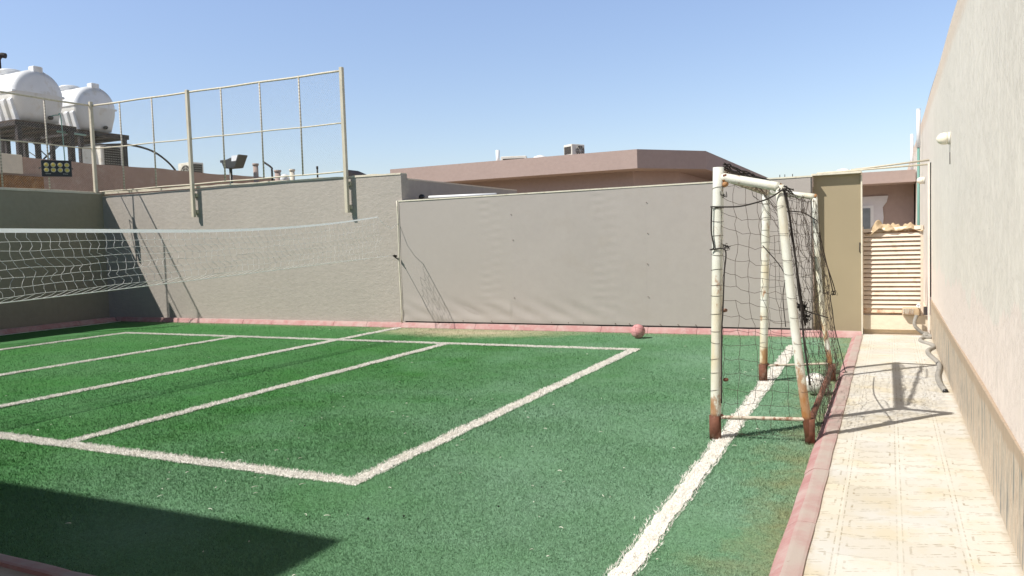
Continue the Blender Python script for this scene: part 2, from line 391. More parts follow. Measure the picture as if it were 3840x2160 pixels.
def vb_mat():
    m, t, b = new_mat('scuffed_white_ball', .6, .4); q = NB(t)
    c = q.mix(q.ramp(q.noise(11, 6, .7), [(.48, 0.0), (.6, .8)]), (.74,.73,.69), (.33,.31,.28)); q.l(c, b.inputs['Base Color']); return m
M_['white_ball'] = vb_mat()
M_['window_trim'] = stucco('white_trim', (.66,.66,.70), .05, .3, 40)
def glass_mat():
    m, t, b = new_mat('window_glass', .08, .6); b.inputs['Base Color'].default_value = (.10,.13,.15,1); return m
M_['glass'] = glass_mat()
M_['curtain'] = paint('grey_pane', (.20,.235,.26), .3, .15, 8, spec=.6)
M_['wood'] = paint('stained_board', (.24,.105,.03), .8, .35, 6, dirt=(.40,.22,.08), dirt_amt=.8, dscale=3)
M_['threshold'] = stucco('threshold_stone', (.42,.41,.39), .1, .3, 40)
M_['sand'] = stucco('sandy_ground', (.45,.37,.26), .12, .4, 4, .03)
M_['debris'] = paint('pale_scraps', (.72,.74,.64), .7, .1)
M_['dark_scrap'] = paint('dark_scraps', (.02,.03,.02), .9, .1)

def wob(a, seed, amp):                                        # smooth pseudo-random offset
    return amp*(math.sin(a*1.7+seed)+.6*math.sin(a*4.1+seed*2.3)+.4*math.sin(a*9.3+seed*1.1))/2

# ------------------------------------------------------------------ ground, turf, path, kerbs
tag(MB().add([(-400,-400,-.06),(400,-400,-.06),(400,400,-.06),(-400,400,-.06)], [(0,1,2,3)]).build('ground', M_['sand']), kind='structure')
TX0, TX1, TY0, TY1 = -16.62, -.50, 2.44, 12.66
b = MB(); b.grid(80, 50, lambda u,v: (TX0+(TX1-TX0)*u, TY0+(TY1-TY0)*v, .004*math.sin(u*41+v*13)*math.sin(v*29)), True)
tag(b.build('turf', M_['turf']), kind='structure')
tag(bx((-.37,-4,-.05),(.6,12.80,.042)).build('path', M_['path']), kind='structure')
tag(bx((-17.2,-4,-.05),(-.37,2.33,.05)).build('pavement', M_['path']), kind='structure')

def kerb_piece(p0, p1, wd, hg, side):
    """painted kerb stone from p0 to p1; side = unit vector pointing away from the turf"""
    p0 = Vector(p0); p1 = Vector(p1); sd = Vector(side); m = MB()
    prof = [(0,-.02),(0,hg*.12),(.030,hg*.60),(.058,hg*.93),(.078,hg),(wd*.9,hg*.98),(wd,hg*.92),(wd,-.02)]
    L = (p1-p0).length; n = max(2, int(L/.12)); vs = []; k = len(prof)
    ph = random.random()*6; dz = random.uniform(-.0015,.0015); do = random.uniform(-.003,.003)
    for i in range(n+1):
        t = i/n; q = p0.lerp(p1, t); e = .003 if i in (0, n) else 0
        for (a, z) in prof:
            a2 = a + do + .002*math.sin(t*9+ph+a*40)
            vs.append((q.x+sd.x*a2, q.y+sd.y*a2, z - (e if z > 0 else 0) + dz))
    fs = [(i*k+j, i*k+j+1, (i+1)*k+j+1, (i+1)*k+j) for i in range(n) for j in range(k-1)]
    fs += [tuple(range(k-1,-1,-1)), tuple(n*k+j for j in range(k))]
    return m.add(vs, fs, False)
def kerb_run(a, b_, step, wd, hg, side):
    a = Vector(a); b_ = Vector(b_); L = (b_-a).length; n = round(L/step); d = (b_-a)/n; m = MB()
    for i in range(n):
        q = kerb_piece(a+d*i+d.normalized()*.003, a+d*(i+1)-d.normalized()*.003, wd, hg, side)
        m.add(q.v, q.f)
    return tag(m.build('kerb', M_['kerb']), kind='structure')
kerb_run((-16.75,12.64,0), (-.37,12.66,0), .82, .13, .10, (0,1,0))
kerb_run((-.51,12.62,0), (-.51,2.31,0), 1.0, .15, .055, (1,0,0))
kerb_run((-.56,2.45,0), (-16.7,2.45,0), 1.0, .13, .08, (0,-1,0))
kerb_run((-16.6,2.47,0), (-16.6,12.6,0), .9, .16, .11, (-1,0,0))

# court markings
LW = .125
LINES = [((-13.95,4.22),(-3.22,4.22),.15),((-13.95,10.73),(-3.22,10.73),.125),((-3.29,4.20),(-3.29,10.76),.135),((-13.9,4.2),(-13.9,10.76),.125),
         ((-6.34,4.30),(-6.38,10.68),.125),((-8.6,2.75),(-8.55,12.58),.13),((-10.9,4.3),(-10.88,10.68),.125),((-1.14,2.7),(-1.22,11.6),.135)]
def in_line(x, y, pad=0.0):
    h = np.zeros(len(x), bool)
    for (a, b2, wd) in LINES:
        ax, ay = a; dx, dy = b2[0]-ax, b2[1]-ay; L = math.hypot(dx, dy); dx /= L; dy /= L
        s = (x-ax)*dx+(y-ay)*dy; d = -(x-ax)*dy+(y-ay)*dx
        h |= (s > -pad) & (s < L+pad) & (np.abs(d + .006*np.sin(s*7)+.004*np.sin(s*23)) < wd/2+pad)
    return h
def blades(x, y, hgt, wid, lean, zbase, rng):
    n = len(x); a = rng.uniform(0, 2*np.pi, n); la = rng.uniform(0, 2*np.pi, n); ll = rng.uniform(.1, 1, n)*lean
    dx = np.cos(a)*wid/2; dy = np.sin(a)*wid/2
    v = np.empty((n,3,3)); v[:,0] = np.stack([x-dx, y-dy, np.full(n, zbase)],1); v[:,1] = np.stack([x+dx, y+dy, np.full(n, zbase)],1)
    v[:,2] = np.stack([x+np.cos(la)*ll*hgt, y+np.sin(la)*ll*hgt, zbase+hgt],1)
    return v.reshape(-1,3)
def tri_mesh(name, V, mat, rnd=None):
    n = len(V)//3; me = bpy.data.meshes.new(name)
    me.vertices.add(len(V)); me.vertices.foreach_set('co', V.astype(np.float32).ravel())
    me.loops.add(len(V)); me.loops.foreach_set('vertex_index', np.arange(len(V), dtype=np.int32))
    me.polygons.add(n); me.polygons.foreach_set('loop_start', np.arange(0, len(V), 3, dtype=np.int32))
    if rnd is not None:
        at = me.attributes.new('rnd', 'FLOAT', 'FACE'); at.data.foreach_set('value', rnd.astype(np.float32))
    me.update(calc_edges=True); me.materials.append(mat)
    o = bpy.data.objects.new(name, me); COL.objects.link(o); return o
def scatter(n, x0, x1, y0, y1, falloff, rng):
    """points thinned with distance from the standpoint"""
    out = []; tot = 0
    while tot < n:
        x = rng.uniform(x0, x1, n); y = rng.uniform(y0, y1, n); d2 = x*x+y*y+2.5
        k = rng.uniform(0, 1, n) < np.minimum(1, (falloff/d2)**1.15)
        out.append(np.stack([x[k], y[k]],1)); tot += k.sum()
    return np.concatenate(out)[:n]
pts = scatter(520000, -14.5, TX1-.005, TY0, TY1, 16.0, RNG)
ok = ~in_line(pts[:,0], pts[:,1], -.004)
# only where a viewer near the standpoint could see it
ang = np.arctan2(-pts[:,0], pts[:,1]); ok &= (ang < math.radians(78))
pts = pts[ok]; dist = np.sqrt(pts[:,0]**2+pts[:,1]**2)
sc = np.clip(dist/5.0, .8, 1.35)
V = blades(pts[:,0], pts[:,1], .013*np.clip(sc,.9,1.3)*RNG.uniform(.6,1.3,len(pts)), .0042*sc, 1.1, .0, RNG)
tag(tri_mesh('grass', V, M_['blade'], .5+(RNG.uniform(0,1,len(pts))-.5)*np.clip(5.0/dist, .25, 1)), 'short green artificial grass pile covering the fenced court', 'artificial grass', kind='stuff')
for (a, b2, wd) in LINES:
    ax, ay = a; L = math.hypot(b2[0]-ax, b2[1]-ay); dx = (b2[0]-ax)/L; dy = (b2[1]-ay)/L
    m = MB(); n = int(L/.05)
    def pt(u, v):
        s = u*L; e = (v-.5)*(wd-.035) + (.005*math.sin(s*31+v*9)+.004*math.sin(s*73+v*5)); c = -(.006*math.sin(s*7)+.004*math.sin(s*23))
        return (ax+dx*s-dy*(e+c), ay+dy*s+dx*(e+c), .0045+.0005*LINES.index((a,b2,wd)))
    m.grid(n, 2, pt, False)
    me = m.v, m.f
    # fuzzy white pile
    nb = int(L*2600); s = RNG.uniform(0, L, nb); e = RNG.normal(0, wd*.31, nb); e = np.clip(e, -wd*.51, wd*.51)
    c = -(.006*np.sin(s*7)+.004*np.sin(s*23))
    x = ax+dx*s-dy*(e+c); y = ay+dy*s+dx*(e+c); dd = np.clip(np.sqrt(x*x+y*y)/5, .8, 2.2)
    BV = blades(x, y, .017*RNG.uniform(.5,1.3,nb), .005*dd, 1.6, .004, RNG)
    base = len(m.v); allv = np.concatenate([np.array(m.v), BV]); 
    mesh = bpy.data.meshes.new('court_line')
    faces = m.f + [(base+3*i, base+3*i+1, base+3*i+2) for i in range(nb)]
    mesh.from_pydata(allv.tolist(), [], faces); mesh.materials.append(M_['line']); mesh.update()
    o = bpy.data.objects.new('court_line', mesh); COL.objects.link(o); tag(o, kind='structure')
# scraps of pale fibre and dark crumbs lying on the turf
m = MB(); m2 = MB()
for i in range(150):
    x = random.uniform(-12,-.8); y = random.uniform(2.8,12.2)
    if random.random() < .5: x = random.uniform(-5,-.8); y = random.uniform(2.8,7)
    a = random.uniform(0,6.3); L = random.uniform(.008,.045); c = random.uniform(-1,1)
    m.tube([(x+L*t*math.cos(a+c*t), y+L*t*math.sin(a+c*t), .015+.004*math.sin(t*3)) for t in (0,.33,.66,1)], random.uniform(.0015,.003), 3)
tag(m.build('litter', M_['debris']), 'tiny pale scraps of fibre scattered over the green turf', 'litter', kind='stuff')
for i in range(40):
    x = random.uniform(-9,-.8); y = random.uniform(2.9,9); r = random.uniform(.004,.009)
    m2.lathe((x,y,.014), (0,0,1), [(-r,r*.3),(0,r),(r*.7,r*.3)], 6)
tag(m2.build('crumbs', M_['dark_scrap']), 'small dark crumbs scattered over the green turf', 'litter', kind='stuff')
# slack white cord along the left kerb
tag(MB().tube([(-16.32+.03*math.sin(y*2.3), y, .02) for y in np.linspace(8.5,12.5,30)], .006, 5).build('ground_cord', M_['white_cord']), 'thin white cord lying on shaded turf beside the left wall kerb', 'cord')

# ------------------------------------------------------------------ walls round the court
def wall_thing(name, m, mat, label, cat='wall'): return tag(m.build(name, mat), label, cat)
# left wall (sun behind it)
t = thing('boundary_wall', (-17.1, 8, 0), 'grey rendered wall in deep shade at the left end of the court', 'wall')
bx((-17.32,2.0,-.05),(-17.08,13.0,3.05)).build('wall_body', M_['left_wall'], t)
m = MB(); m.grid(60, 1, lambda u,v: (-17.33+.27*v, 2+10.74*u, 3.085+.008*math.sin(u*50)+.005*math.sin(u*131)))
m.grid(60, 1, lambda u,v: (-17.06, 2+10.74*u, 3.045+.003*math.sin(u*90)+(.04+.008*math.sin(u*50)+.005*math.sin(u*131)-.003*math.sin(u*90))*v)); m.build('coping', M_['capping'], t)
# back-left wall with its return
t = thing('boundary_wall', (-12.8, 12.85, 0), 'tall grey rendered wall behind the volleyball net carrying the steel fence', 'wall')
bx((-17.08,12.785,-.05),(-8.5,13.0,2.98)).build('wall_body', M_['gray_wall'], t)
bx((-8.72,13.0,-.05),(-8.5,18.0,2.88)).build('return_wall', M_['gray_wall'], t)
m = MB(); top = lambda u: 3.0 + .10*(1-u) + .006*math.sin(u*43)+.004*math.sin(u*117)
m.grid(90, 1, lambda u,v: (-17.08+8.58*u, 12.775+.24*v, top(u)))
m.grid(90, 1, lambda u,v: (-17.08+8.58*u, 12.772, 2.965+.08*(1-u)+(top(u)-2.965-.08*(1-u))*v))
m.box((-17.08,12.79,2.98),(-8.5,12.99,3.0))
m.build('coping', M_['capping'], t)
bx((-8.73,13.01,2.88),(-8.49,18.01,2.905)).build('return_coping', M_['capping'], t)

# sheet-clad wall
t = thing('sheet_wall', (-4.8, 12.8, 0), 'flat pale grey sheet-clad wall behind the pink ball and goal', 'wall')
H1 = 2.45
def sheet(x0, x1, buck, amp, mat, crumple=0, face=12.735):
    def fn(u, v):
        x = x0+(x1-x0)*u; z = .125+(H1-.125)*v; d = 0
        if buck is not None:
            g = math.exp(-((x-buck)/.11)**2); d += amp*g*math.sin(z*46+3*math.sin(z*2.1)+x*2.5)*min(1, v*3)*(.6+.5*math.sin(z*3))
            d += .4*amp*math.exp(-((x-buck-.22)/.12)**2)*math.sin(z*41+1)
        if crumple:
            tp = min(1, max(0, (-3.75-x)/1.2)); g = math.exp(-((z-.32)/.2)**2)
            d += .013*g*math.sin(x*3.3+.7+1.5*z*4)*(1 if x < -6.2 else .3)*tp + .008*g*math.sin(x*11+z*20)*tp
            d += .012*tp*math.exp(-((z-.17)/.09)**2)
        d += .0025*math.sin(x*2.2+z*1.3)
        return (x, face-.002-d*1.0, z)
    nu = max(4, int((x1-x0)/.025)); m = MB().grid(nu, 150, fn)
    return m.build('sheet', mat, t)
bx((-8.5,12.75,-.05),(-1.06,12.92,2.44)).build('wall_body', M_['sheet'], t)
sheet(-8.54,-6.15,-6.68,.0024,M_['sheet2'],1); sheet(-6.152,-3.659,-4.48,.0022,M_['sheet'],1,12.7342); sheet(-3.661,-1.075,None,0,M_['sheet'],0,12.735)
bx((-8.56,12.722,2.44),(-1.05,12.93,2.462)).build('top_trim', M_['trim'], t)
m = MB(); m.tube([(-8.565+.006*math.sin(z*4), 12.712, z) for z in np.linspace(.1,2.46,16)], .014, 6); m.build('edge_trim', M_['trim'], t)
m = MB()
for (x, z) in [(-6.134,2.09),(-6.11,1.63),(-6.12,.585),(-3.63,2.18),(-3.62,1.67),(-3.635,1.16),(-3.635,.61)]:
    MB().lathe((x,12.722,z),(0,-1,0),[(0,.009),(.004,.009),(.007,.005)],8).build('screw', M_['screw'], t)
for x in (-5.4,-5.08,-4.8,-4.22,-3.97,-3.44,-3.14,-2.85,-7.2,-6.6,-5.8):
    MB().lathe((x,12.722,.15),(0,-1,0),[(0,.009),(.005,.009),(.008,.004)],8).build('screw', M_['screw'], t)
# dark strip standing in for the shaded gap under the sheet
bx((-8.5,12.742,.06),(-1.08,12.76,.13)).build('dark_gap_strip', M_['dark_steel'], t)
# white tube lying behind the sheet wall
tag(MB().tube([(-8.15,13.22,2.525),(-6.66,13.2,2.50)], .028, 8).build('lying_pipe', M_['pvc_white']), 'short white pipe lying along the top behind the grey sheet wall', 'pipe')
tag(MB().lathe((-8.27,13.15,2.50),(0,-.3,1),[(0,.03),(.02,.07),(.07,.05),(.09,.01)],10).build('cable_clump', M_['black']), 'small dark lump at the left end of the white pipe', 'cable clump')

# tan gate leaf wall at the end, in its recess
t = thing('gate_surround', (-.72, 13.1, 0), 'tan sheet-clad gate surround between grey sheet wall and slatted gate', 'gate surround')
bx((-1.055,12.93,.03),(-.385,13.02,2.46)).build('tan_sheet', M_['tan_door'], t)
bx((-.384,12.90,.03),(-.364,13.02,2.44)).build('edge_strip', M_['trim'], t)
bx((-1.07,12.815,2.462),(-.37,13.08,2.49)).build('top_trim', M_['trim'], t)
bx((-1.04,12.905,.0),(-.40,12.929,.045)).build('sill', M_['threshold'], t)
MB().tube([(-.40,12.925,1.42),(-.40,12.90,1.41),(-.40,12.89,1.30),(-.40,12.925,1.28)], .008, 6).build('latch', M_['dark_steel'], t)
# overhead tubes across the gate opening
for nm, p0, p1, r, mt, lb in (('overhead_tube', (-.52,13.0,2.525), (.53,13.02,2.60), .014, 'post', 'upper steel tube spanning over the slatted gate to the right wall'),
                          ('overhead_tube', (-1.0,12.94,2.50), (.55,12.96,2.535), .013, 'rail', 'lower pale tube spanning over the slatted gate to the right wall')):
    tag(MB().tube([p0, (Vector(p0)+Vector(p1))/2, p1], r, 8).build(nm, M_[mt]), lb, 'tube')
tag(bx((.505,12.93,.03),(.533,12.965,2.56)).build('gate_jamb', M_['right_wall']), 'slim upright jamb fixed to the right wall by the gate', 'gate jamb')
tag(bx((.536,12.945,.60),(.552,12.957,2.56)).build('cable', M_['dark_steel']), 'dark upright cable on the right wall beside the gate', 'cable')
tag(MB().lathe((-.66,13.6,2.50),(0,0,1),[(0,.13),(.05,.12),(.085,.08),(.10,.02)],20).build('roof_vent', M_['pvc_white']), 'low white domed cap above the tan gate surround', 'roof vent')
# threshold
tag(bx((-1.05,12.80,-.03),(.55,12.92,.035)).build('threshold', M_['threshold']), kind='structure')
tag(bx((-1.06,12.925,-.04),(.55,13.6,.022)).build('passage_floor', M_['concrete']), kind='structure')
tag(bx((-.36,13.02,.10),(.55,16.0,.315)).add([],[]).box((-.36,13.10,.02),(.55,16.0,.099)).build('raised_floor', M_['concrete']), kind='structure')
# slatted gate on the raised floor
t = thing('slatted_gate', (.02, 13.05, .315), 'tan horizontal slatted gate with a canvas slung over it', 'gate')
for x in (-.372,.435): bx((x-.018,13.03,.315),(x+.018,13.07,1.66)).build('gate_post', M_['slat'], t)
n = 19
for i in range(n):
    z = .355+i*.0675; tl = 0.0
    h = .052 if i else .072
    m = MB(); zt = z+h; dz = .03 if i == n-1 else 0
    m.add([(-.385,13.025,z),(.415,13.025,z+dz),(.415,13.055,zt+dz),(-.385,13.055,zt),(-.385,13.072,z),(.415,13.072,z+dz),(.415,13.072,zt+dz),(-.385,13.072,zt)],
          [(0,1,2,3),(5,4,7,6),(3,2,6,7),(1,0,4,5),(0,3,7,4),(2,1,5,6)])
    m.build('slat', M_['slat_rust'] if i in (0,) else M_['slat'], t)
bx((-.38,13.085,.33),(.415,13.10,1.62)).build('backing', M_['slat_rust'], t)
# canvas slung over the gate
def canvas(u, v):
    x = -.34+.79*u; y = 13.00+.24*v
    base = 1.60+.055*u
    hump = .14*math.exp(-((u-.22)/.09)**2)+.085*math.exp(-((u-.48)/.17)**2)+.05*math.exp(-((u-.78)/.12)**2)
    prof = math.sin(math.pi*min(1, max(0, v*.9+.08)))**.7
    z = base - .03 + hump*prof*(1+.25*math.sin(v*9+u*14)) + .018*math.sin(u*31+v*7)*prof + .012*math.sin(u*57-v*13)*prof
    z += -.045*(1-v)*(1 if v < .3 else 0)*abs(math.sin(u*7+1))
    return (x+.015*math.sin(v*12+u*5), y-.03*math.exp(-((u-.2)/.1)**2)+.015*math.sin(u*23), z)
m = MB().grid(60, 20, canvas, True); o = m.build('canvas', M_['cloth'])
sd = o.modifiers.new('thick', 'SOLIDIFY'); sd.thickness = .006
tag(o, 'crumpled brown canvas slung over the top of the slatted gate', 'canvas')
# small pump head by the gate foot
t = thing('drain_outlet', (.33,12.92,.316), 'rusty drain outlet with a white ring at the foot of the slatted gate', 'drain outlet')
bx((.17,12.92,.33),(.40,13.02,.44), .012).build('body', M_['cloth'], t)
m = MB()
for i in range(5): m.box((.18+.03*i,12.91,.345+.0*i),(.20+.03*i,12.919,.43))
m.build('ribs', M_['rusty_bar'], t)
MB().lathe((.385,12.91,.47),(0,-1,.2),[(0,.028),(.02,.03),(.022,.016),(.0,.015)],14).build('ring', M_['pvc_white'], t)
# corrugated hose
key = [(.36,12.90,.33),(.33,12.86,.20),(.42,12.88,.09),(.49,12.87,.07),(.50,13.35,.10),(.46,12.75,.065),(.52,12.72,.06),(.53,12.5,.055),(.42,12.42,.055),(.39,12.1,.055),(.50,11.75,.055),(.52,11.5,.055),(.44,11.15,.055),(.44,10.8,.055),(.50,10.2,.055),(.50,9.8,.055),(.46,9.3,.055),(.45,8.85,.055),(.475,8.38,.055)]
key = [k for i, k in enumerate(key) if i != 4]
def cr(P, n):
    out = []
    for i in range(len(P)-1):
        p0, p1, p2, p3 = (Vector(P[max(i-1,0)]), Vector(P[i]), Vector(P[i+1]), Vector(P[min(i+2,len(P)-1)]))
        for k in range(n):
            t = k/n; out.append(.5*((2*p1)+(p2-p0)*t+(2*p0-5*p1+4*p2-p3)*t*t+(3*p1-p0-3*p2+p3)*t*t*t))
    out.append(Vector(P[-1])); return out
P = cr(key, 30)
o = MB().tube(P, [.026+.0025*math.sin(i*1.6) for i in range(len(P))], 10, cap=False).build('hose', M_['hose'])
tag(o, 'grey corrugated hose snaking along the foot of the right wall', 'hose')
e = P[-1]; d = (P[-1]-P[-3]).normalized()
MB().lathe(e+d*.001, d, [(-.03,.023),(-.001,.0225)], 12).build('hose_mouth', M_['black'], o)

# right wall
t = thing('house_wall', (.56, 8, 0), 'tall cream rendered wall with marbled dado along the right side', 'wall')
def rw(u, v): # face of the wall
    y = -3+39*u; z = 3.62*v; z = z*(1-.0)
    return (.555+.004*math.sin(y*1.3)+.003*math.sin(z*2.1+y), y, z)
m = MB(); m.grid(60, 8, rw)
m.grid(60, 3, lambda u,v: (.555+.004*math.sin((-3+39*u)*1.3)+.14*math.sin(v*math.pi/2), -3+39*u, 3.62+.13*(1-math.cos(v*math.pi/2))*1.0))
m.grid(60, 1, lambda u,v: (.695+.3*v, -3+39*u, 3.75)); m.box((.70,-3,-.05),(.99,36,3.74))
m.build('wall_body', M_['right_wall'], t)
bx((.54,-3,.0),(.575,12.92,.565), .003).build('dado', M_['dado'], t)
def lamp(y, z, label, cable=True):
    t = thing('bulkhead_lamp', (.55,y,z), label, 'wall lamp', 'round lamps on the right wall')
    MB().lathe((.555,y,z),(-1,0,0),[(0,.062),(.02,.062),(.022,.05)],20).build('base', M_['ac'], t)
    MB().lathe((.535,y,z),(-1,0,0),[(0,.056),(.03,.062),(.065,.056),(.09,.038),(.105,.012),(.107,.0)],20).build('globe', M_['globe'], t)
    return t
lamp(9.06, 2.50, 'nearest and largest round opal lamp on the cream right wall')
lamp(15.4, 2.44, 'round lamp on the right wall just above the gate, beside the green pipe')
lamp(21.6, 2.38, 'small far round lamp on the right wall, higher of the last pair')
lamp(26.0, 2.36, 'farthest small round lamp on the right wall near the pink house')
tag(MB().tube([(.553,9.06,2.36),(.553,9.06,2.24)], .006, 5).build('lamp_cable', M_['dark_steel']), 'short dark cable hanging below the nearest wall lamp', 'cable')
t = thing('vent_pipe', (.49,16.4,0), 'tall pipe on the right wall, white above and green below', 'pipe')
MB().tube([(.49,16.4,3.1),(.49,16.4,3.80)], .036, 10).build('upper_pipe', M_['pvc_white'], t)
MB().tube([(.49,16.4,3.80),(.49,16.4,3.81)], .04, 10).build('cap', M_['pvc_white'], t)
MB().tube([(.49,16.4,.3),(.49,16.4,3.12)], .022, 8).build('lower_pipe', M_['pvc_green'], t)
tag(MB().tube([(.49,21.0,2.95),(.49,21.0,3.85)], .036, 10).build('vent_pipe', M_['pvc_white']), 'shorter white vent pipe standing behind the green and white one', 'pipe')

# ------------------------------------------------------------------ fences on the walls
def diamond(m, org, ux, L, H, z0, step, r):
    """woven wire: two sets of slanting wires filling an L x H panel"""
    for sgn in (1, -1):
        k = -H
        while k < L+H:
            a0, a1 = (k, k+H)
            # clip parameter so that 0<=a<=L
            pts = []
            t0 = max(0, -k/H) if sgn == 1 else max(0, (k-L)/H if H else 0)
            if sgn == 1: lo, hi = max(0, -k/H), min(1, (L-k)/H)
            else: lo, hi = max(0, (k-L)/H), min(1, k/H)
            if hi > lo:
                for tt in (lo, hi):
                    a = k + (H*tt if sgn == 1 else -H*tt)
                    off = Vector((ux[1], -ux[0], 0))*(.002*sgn)
                    pts.append(Vector(org)+Vector(ux)*a+Vector((0,0,z0+H*tt))+off)
                m.tube(pts, r, 3, cap=False, smooth=False)
            k += step
def fence(name, org, ux, L, posts, rods, label, low, mesh_step, y_rail=(3.10,4.13,5.15), ptop=5.24):
    t = thing(name, org, label, 'fence')
    o = Vector(org); ux = Vector(ux); nrm = Vector((ux.y, -ux.x, 0))      # towards the court
    for s, zb in posts:
        c = o+ux*s+nrm*.02; h = .036
        bx((c.x-h,c.y-h,zb),(c.x+h,c.y+h,ptop-.0066*s*(1 if ux.x else 0)), .004).build('post', M_['post'], t)
    for s, zb in posts:
        if zb < 3:
            for zz in (zb+.12, 2.86):
                a_ = o+ux*s-nrm*.03; b_ = o+ux*s+nrm*(-.10); d_ = ux*.05
                xs = sorted((a_.x-abs(d_.x)-.001, b_.x+abs(d_.x)+.001)); ys = sorted((a_.y-abs(d_.y)-.001, b_.y+abs(d_.y)+.001))
                bx((xs[0], ys[0], zz-.04),(xs[1], ys[1], zz+.04)).build('fixing_plate', M_['post'], t)
    for s in rods:
        c = o+ux*s; MB().tube([(c.x,c.y,3.10),(c.x+.004,c.y,4.1),(c.x,c.y,5.11)], .017, 8).build('upright_rod', M_['rod'], t)
    for k, z in enumerate(y_rail):
        m = MB(); r = (.016,.015,.022)[k]
        n = int(L/.25); m.tube([o+ux*(L*i/n)+Vector((0,0,z-o.z+.004*math.sin(i*.9+k)-(.010*(L*i/n)*(k > 0) if ux.x else 0))) for i in range(n+1)], r, 6)
        m.build('rail', M_['rail'], t)
    m = MB(); diamond(m, (o.x,o.y,0)-nrm*0 if False else Vector((o.x,o.y,0)), tuple(ux), L, 1.96, 3.12, mesh_step, .0009)
    m.build('wire_mesh', M_['wire'], t)
    return t
fence('mesh_fence', (-17.13,12.70,3.0), (1,0,0), 7.42, [(3.17,2.37),(7.40,2.28)], [.95,2.02,4.15,5.25,6.30], 'tall wire mesh fence rising on top of the back-left wall', True, .055, ptop=5.19)
fence('mesh_fence', (-17.15,4.0,3.0), (0,1,0), 8.66, [(8.66,3.0),(4.4,2.4)], [1.0,2.1,3.2,5.4,6.48,7.53], 'wire mesh fence on the shaded left wall with a floodlight hung on it', True, .055)
# unseen solid board added on the fence beyond the frame, for its cast shadow
tag(bx((-17.20,9.0,3.12),(-17.175,10.38,3.95)).build('shadow_board', M_['wood']), 'unseen brown board added low on the left fence for its shadow', 'board')
# floodlight on the left fence
t = thing('floodlight', (-17.06,11.6,3.55), 'black floodlight with eight yellow lenses hung on the left fence', 'floodlight')
def rotpt(p, c, a):
    x, y = p[0]-c[0], p[1]-c[1]; return (c[0]+x*math.cos(a)-y*math.sin(a), c[1]+x*math.sin(a)+y*math.cos(a), p[2])
FA = math.radians(-32); FC = (-17.0,11.62)
def rot_mb(m): m.v = [rotpt(v, FC, FA) for v in m.v]; return m
rot_mb(bx((-17.05,11.32,3.40),(-16.985,11.92,3.765), .012)).build('housing', M_['black'], t)
for i in range(4):
    for j in range(2):
        y = 11.42+.135*i; z = 3.66-.115*j
        rg = rot_mb(MB().lathe((-16.986,y,z),(1,0,0),[(0,.052),(.006,.052),(.008,.044)],16)).build('lens', M_['lens_ring'], t)
        rot_mb(MB().lathe((-16.978,y,z),(1,0,0),[(0,.038),(.006,.034),(.010,.015)],14)).build('reflector', M_['lens'], rg)
m = MB(); m9 = MB()
for k in range(5): m.box((-16.984,11.40+.022*k,3.452),(-16.983,11.412+.022*k,3.464))
for k in range(4): m9.box((-16.984,11.74+.026*k,3.452),(-16.983,11.755+.026*k,3.462))
rot_mb(m).build('printed_mark', M_['ac'], t); rot_mb(m9).build('printed_mark', M_['ac'], t)
m = MB(); m.tube([(-17.06,11.28,3.58),(-17.12,11.28,3.6),(-17.13,11.62,3.6),(-17.12,11.94,3.6),(-17.06,11.94,3.58)], .012, 6); rot_mb(m).build('bracket', M_['black'], t)

# ------------------------------------------------------------------ volleyball net
t = thing('volleyball_net', (-8.6,8.5,0), 'white volleyball net sagging across the court over the centre line', 'net')
Y0, Y1 = 3.0, 12.1
def ztop(y): s = (y-Y0)/(Y1-Y0); return 1.885+.02*(1-s)**2+.27*max(0,(y-7.5)/4.6)**2
def zbot(y): return 1.10+.005*(y-3)+.26*max(0,(y-5)/7.55)**1.1*1.0
def bulge(y): s = (y-Y0)/(Y1-Y0); return .30*math.sin(math.pi*min(1,max(0,s))**.9)**.8*(1-.55*s)
NR = 8
def npt(y, k):
    """k = 0 at the tape ... NR at the bottom cord"""
    f = k/NR; zt, zb = ztop(y)-.03, zbot(y); B = bulge(y)
    ext = .10*B/.3
    if f <= 7/8: g = f/(7/8); z = zt+(zb+ext-zt)*g**.98; x = B*g**1.15
    else: g = (f-7/8)*8; z = (zb+ext)+(zb-zb-ext)*g; x = B*(1-g)
    jy = .035*math.sin(k*1.9+y*1.1)+.02*math.sin(k*3.7+y*5.3)
    jx = .014*math.sin(y*6.1+k*1.3); jz = .008*math.sin(y*7+k*2)
    a = f*(1-f)*4
    return Vector((-8.6+x+jx*a, y+jy*a+.10*f*a, z+jz*a))
m = MB(); N = 120
m.grid(N, 1, lambda u,v: (-8.6+.004*math.sin(u*60), Y0+(Y1-Y0)*u, ztop(Y0+(Y1-Y0)*u)-.028+(.048-.024*u*u)*v))
m.build('top_tape', M_['tape'], t)
m = MB(); step = .118; ys = np.arange(Y0, Y1, step)
for y in ys:
    pts = []
    for k in range(NR+1):
        pts.append(npt(y, k))
        if k < NR:
            pm = npt(y, k+.5); pm.y += .018*math.sin(k*2.1+y*9); pts.append(pm)
    m.tube(pts, .0024, 3, cap=False)
for k in range(1, NR):
    m.tube([npt(y, k) for y in np.arange(Y0, Y1+.01, step/2)], .0025, 3, cap=False)
m.build('netting', M_['white_cord'], t)
m = MB(); m.tube([(-8.6, y, zbot(y)) for y in np.linspace(Y0, 12.55, 60)], .0055, 5); m.build('bottom_cord', M_['white_cord'], t)
m = MB(); m.tube([(-8.6,12.55,zbot(12.55)),(-8.6,12.72,1.33)], .012, 6); m.lathe((-8.6,12.58,zbot(12.55)),(0,1,-.2),[(0,.006),(.02,.022),(.05,.016),(.08,.024),(.10,.008)],8); m.build('knot', M_['black_cord'], t)
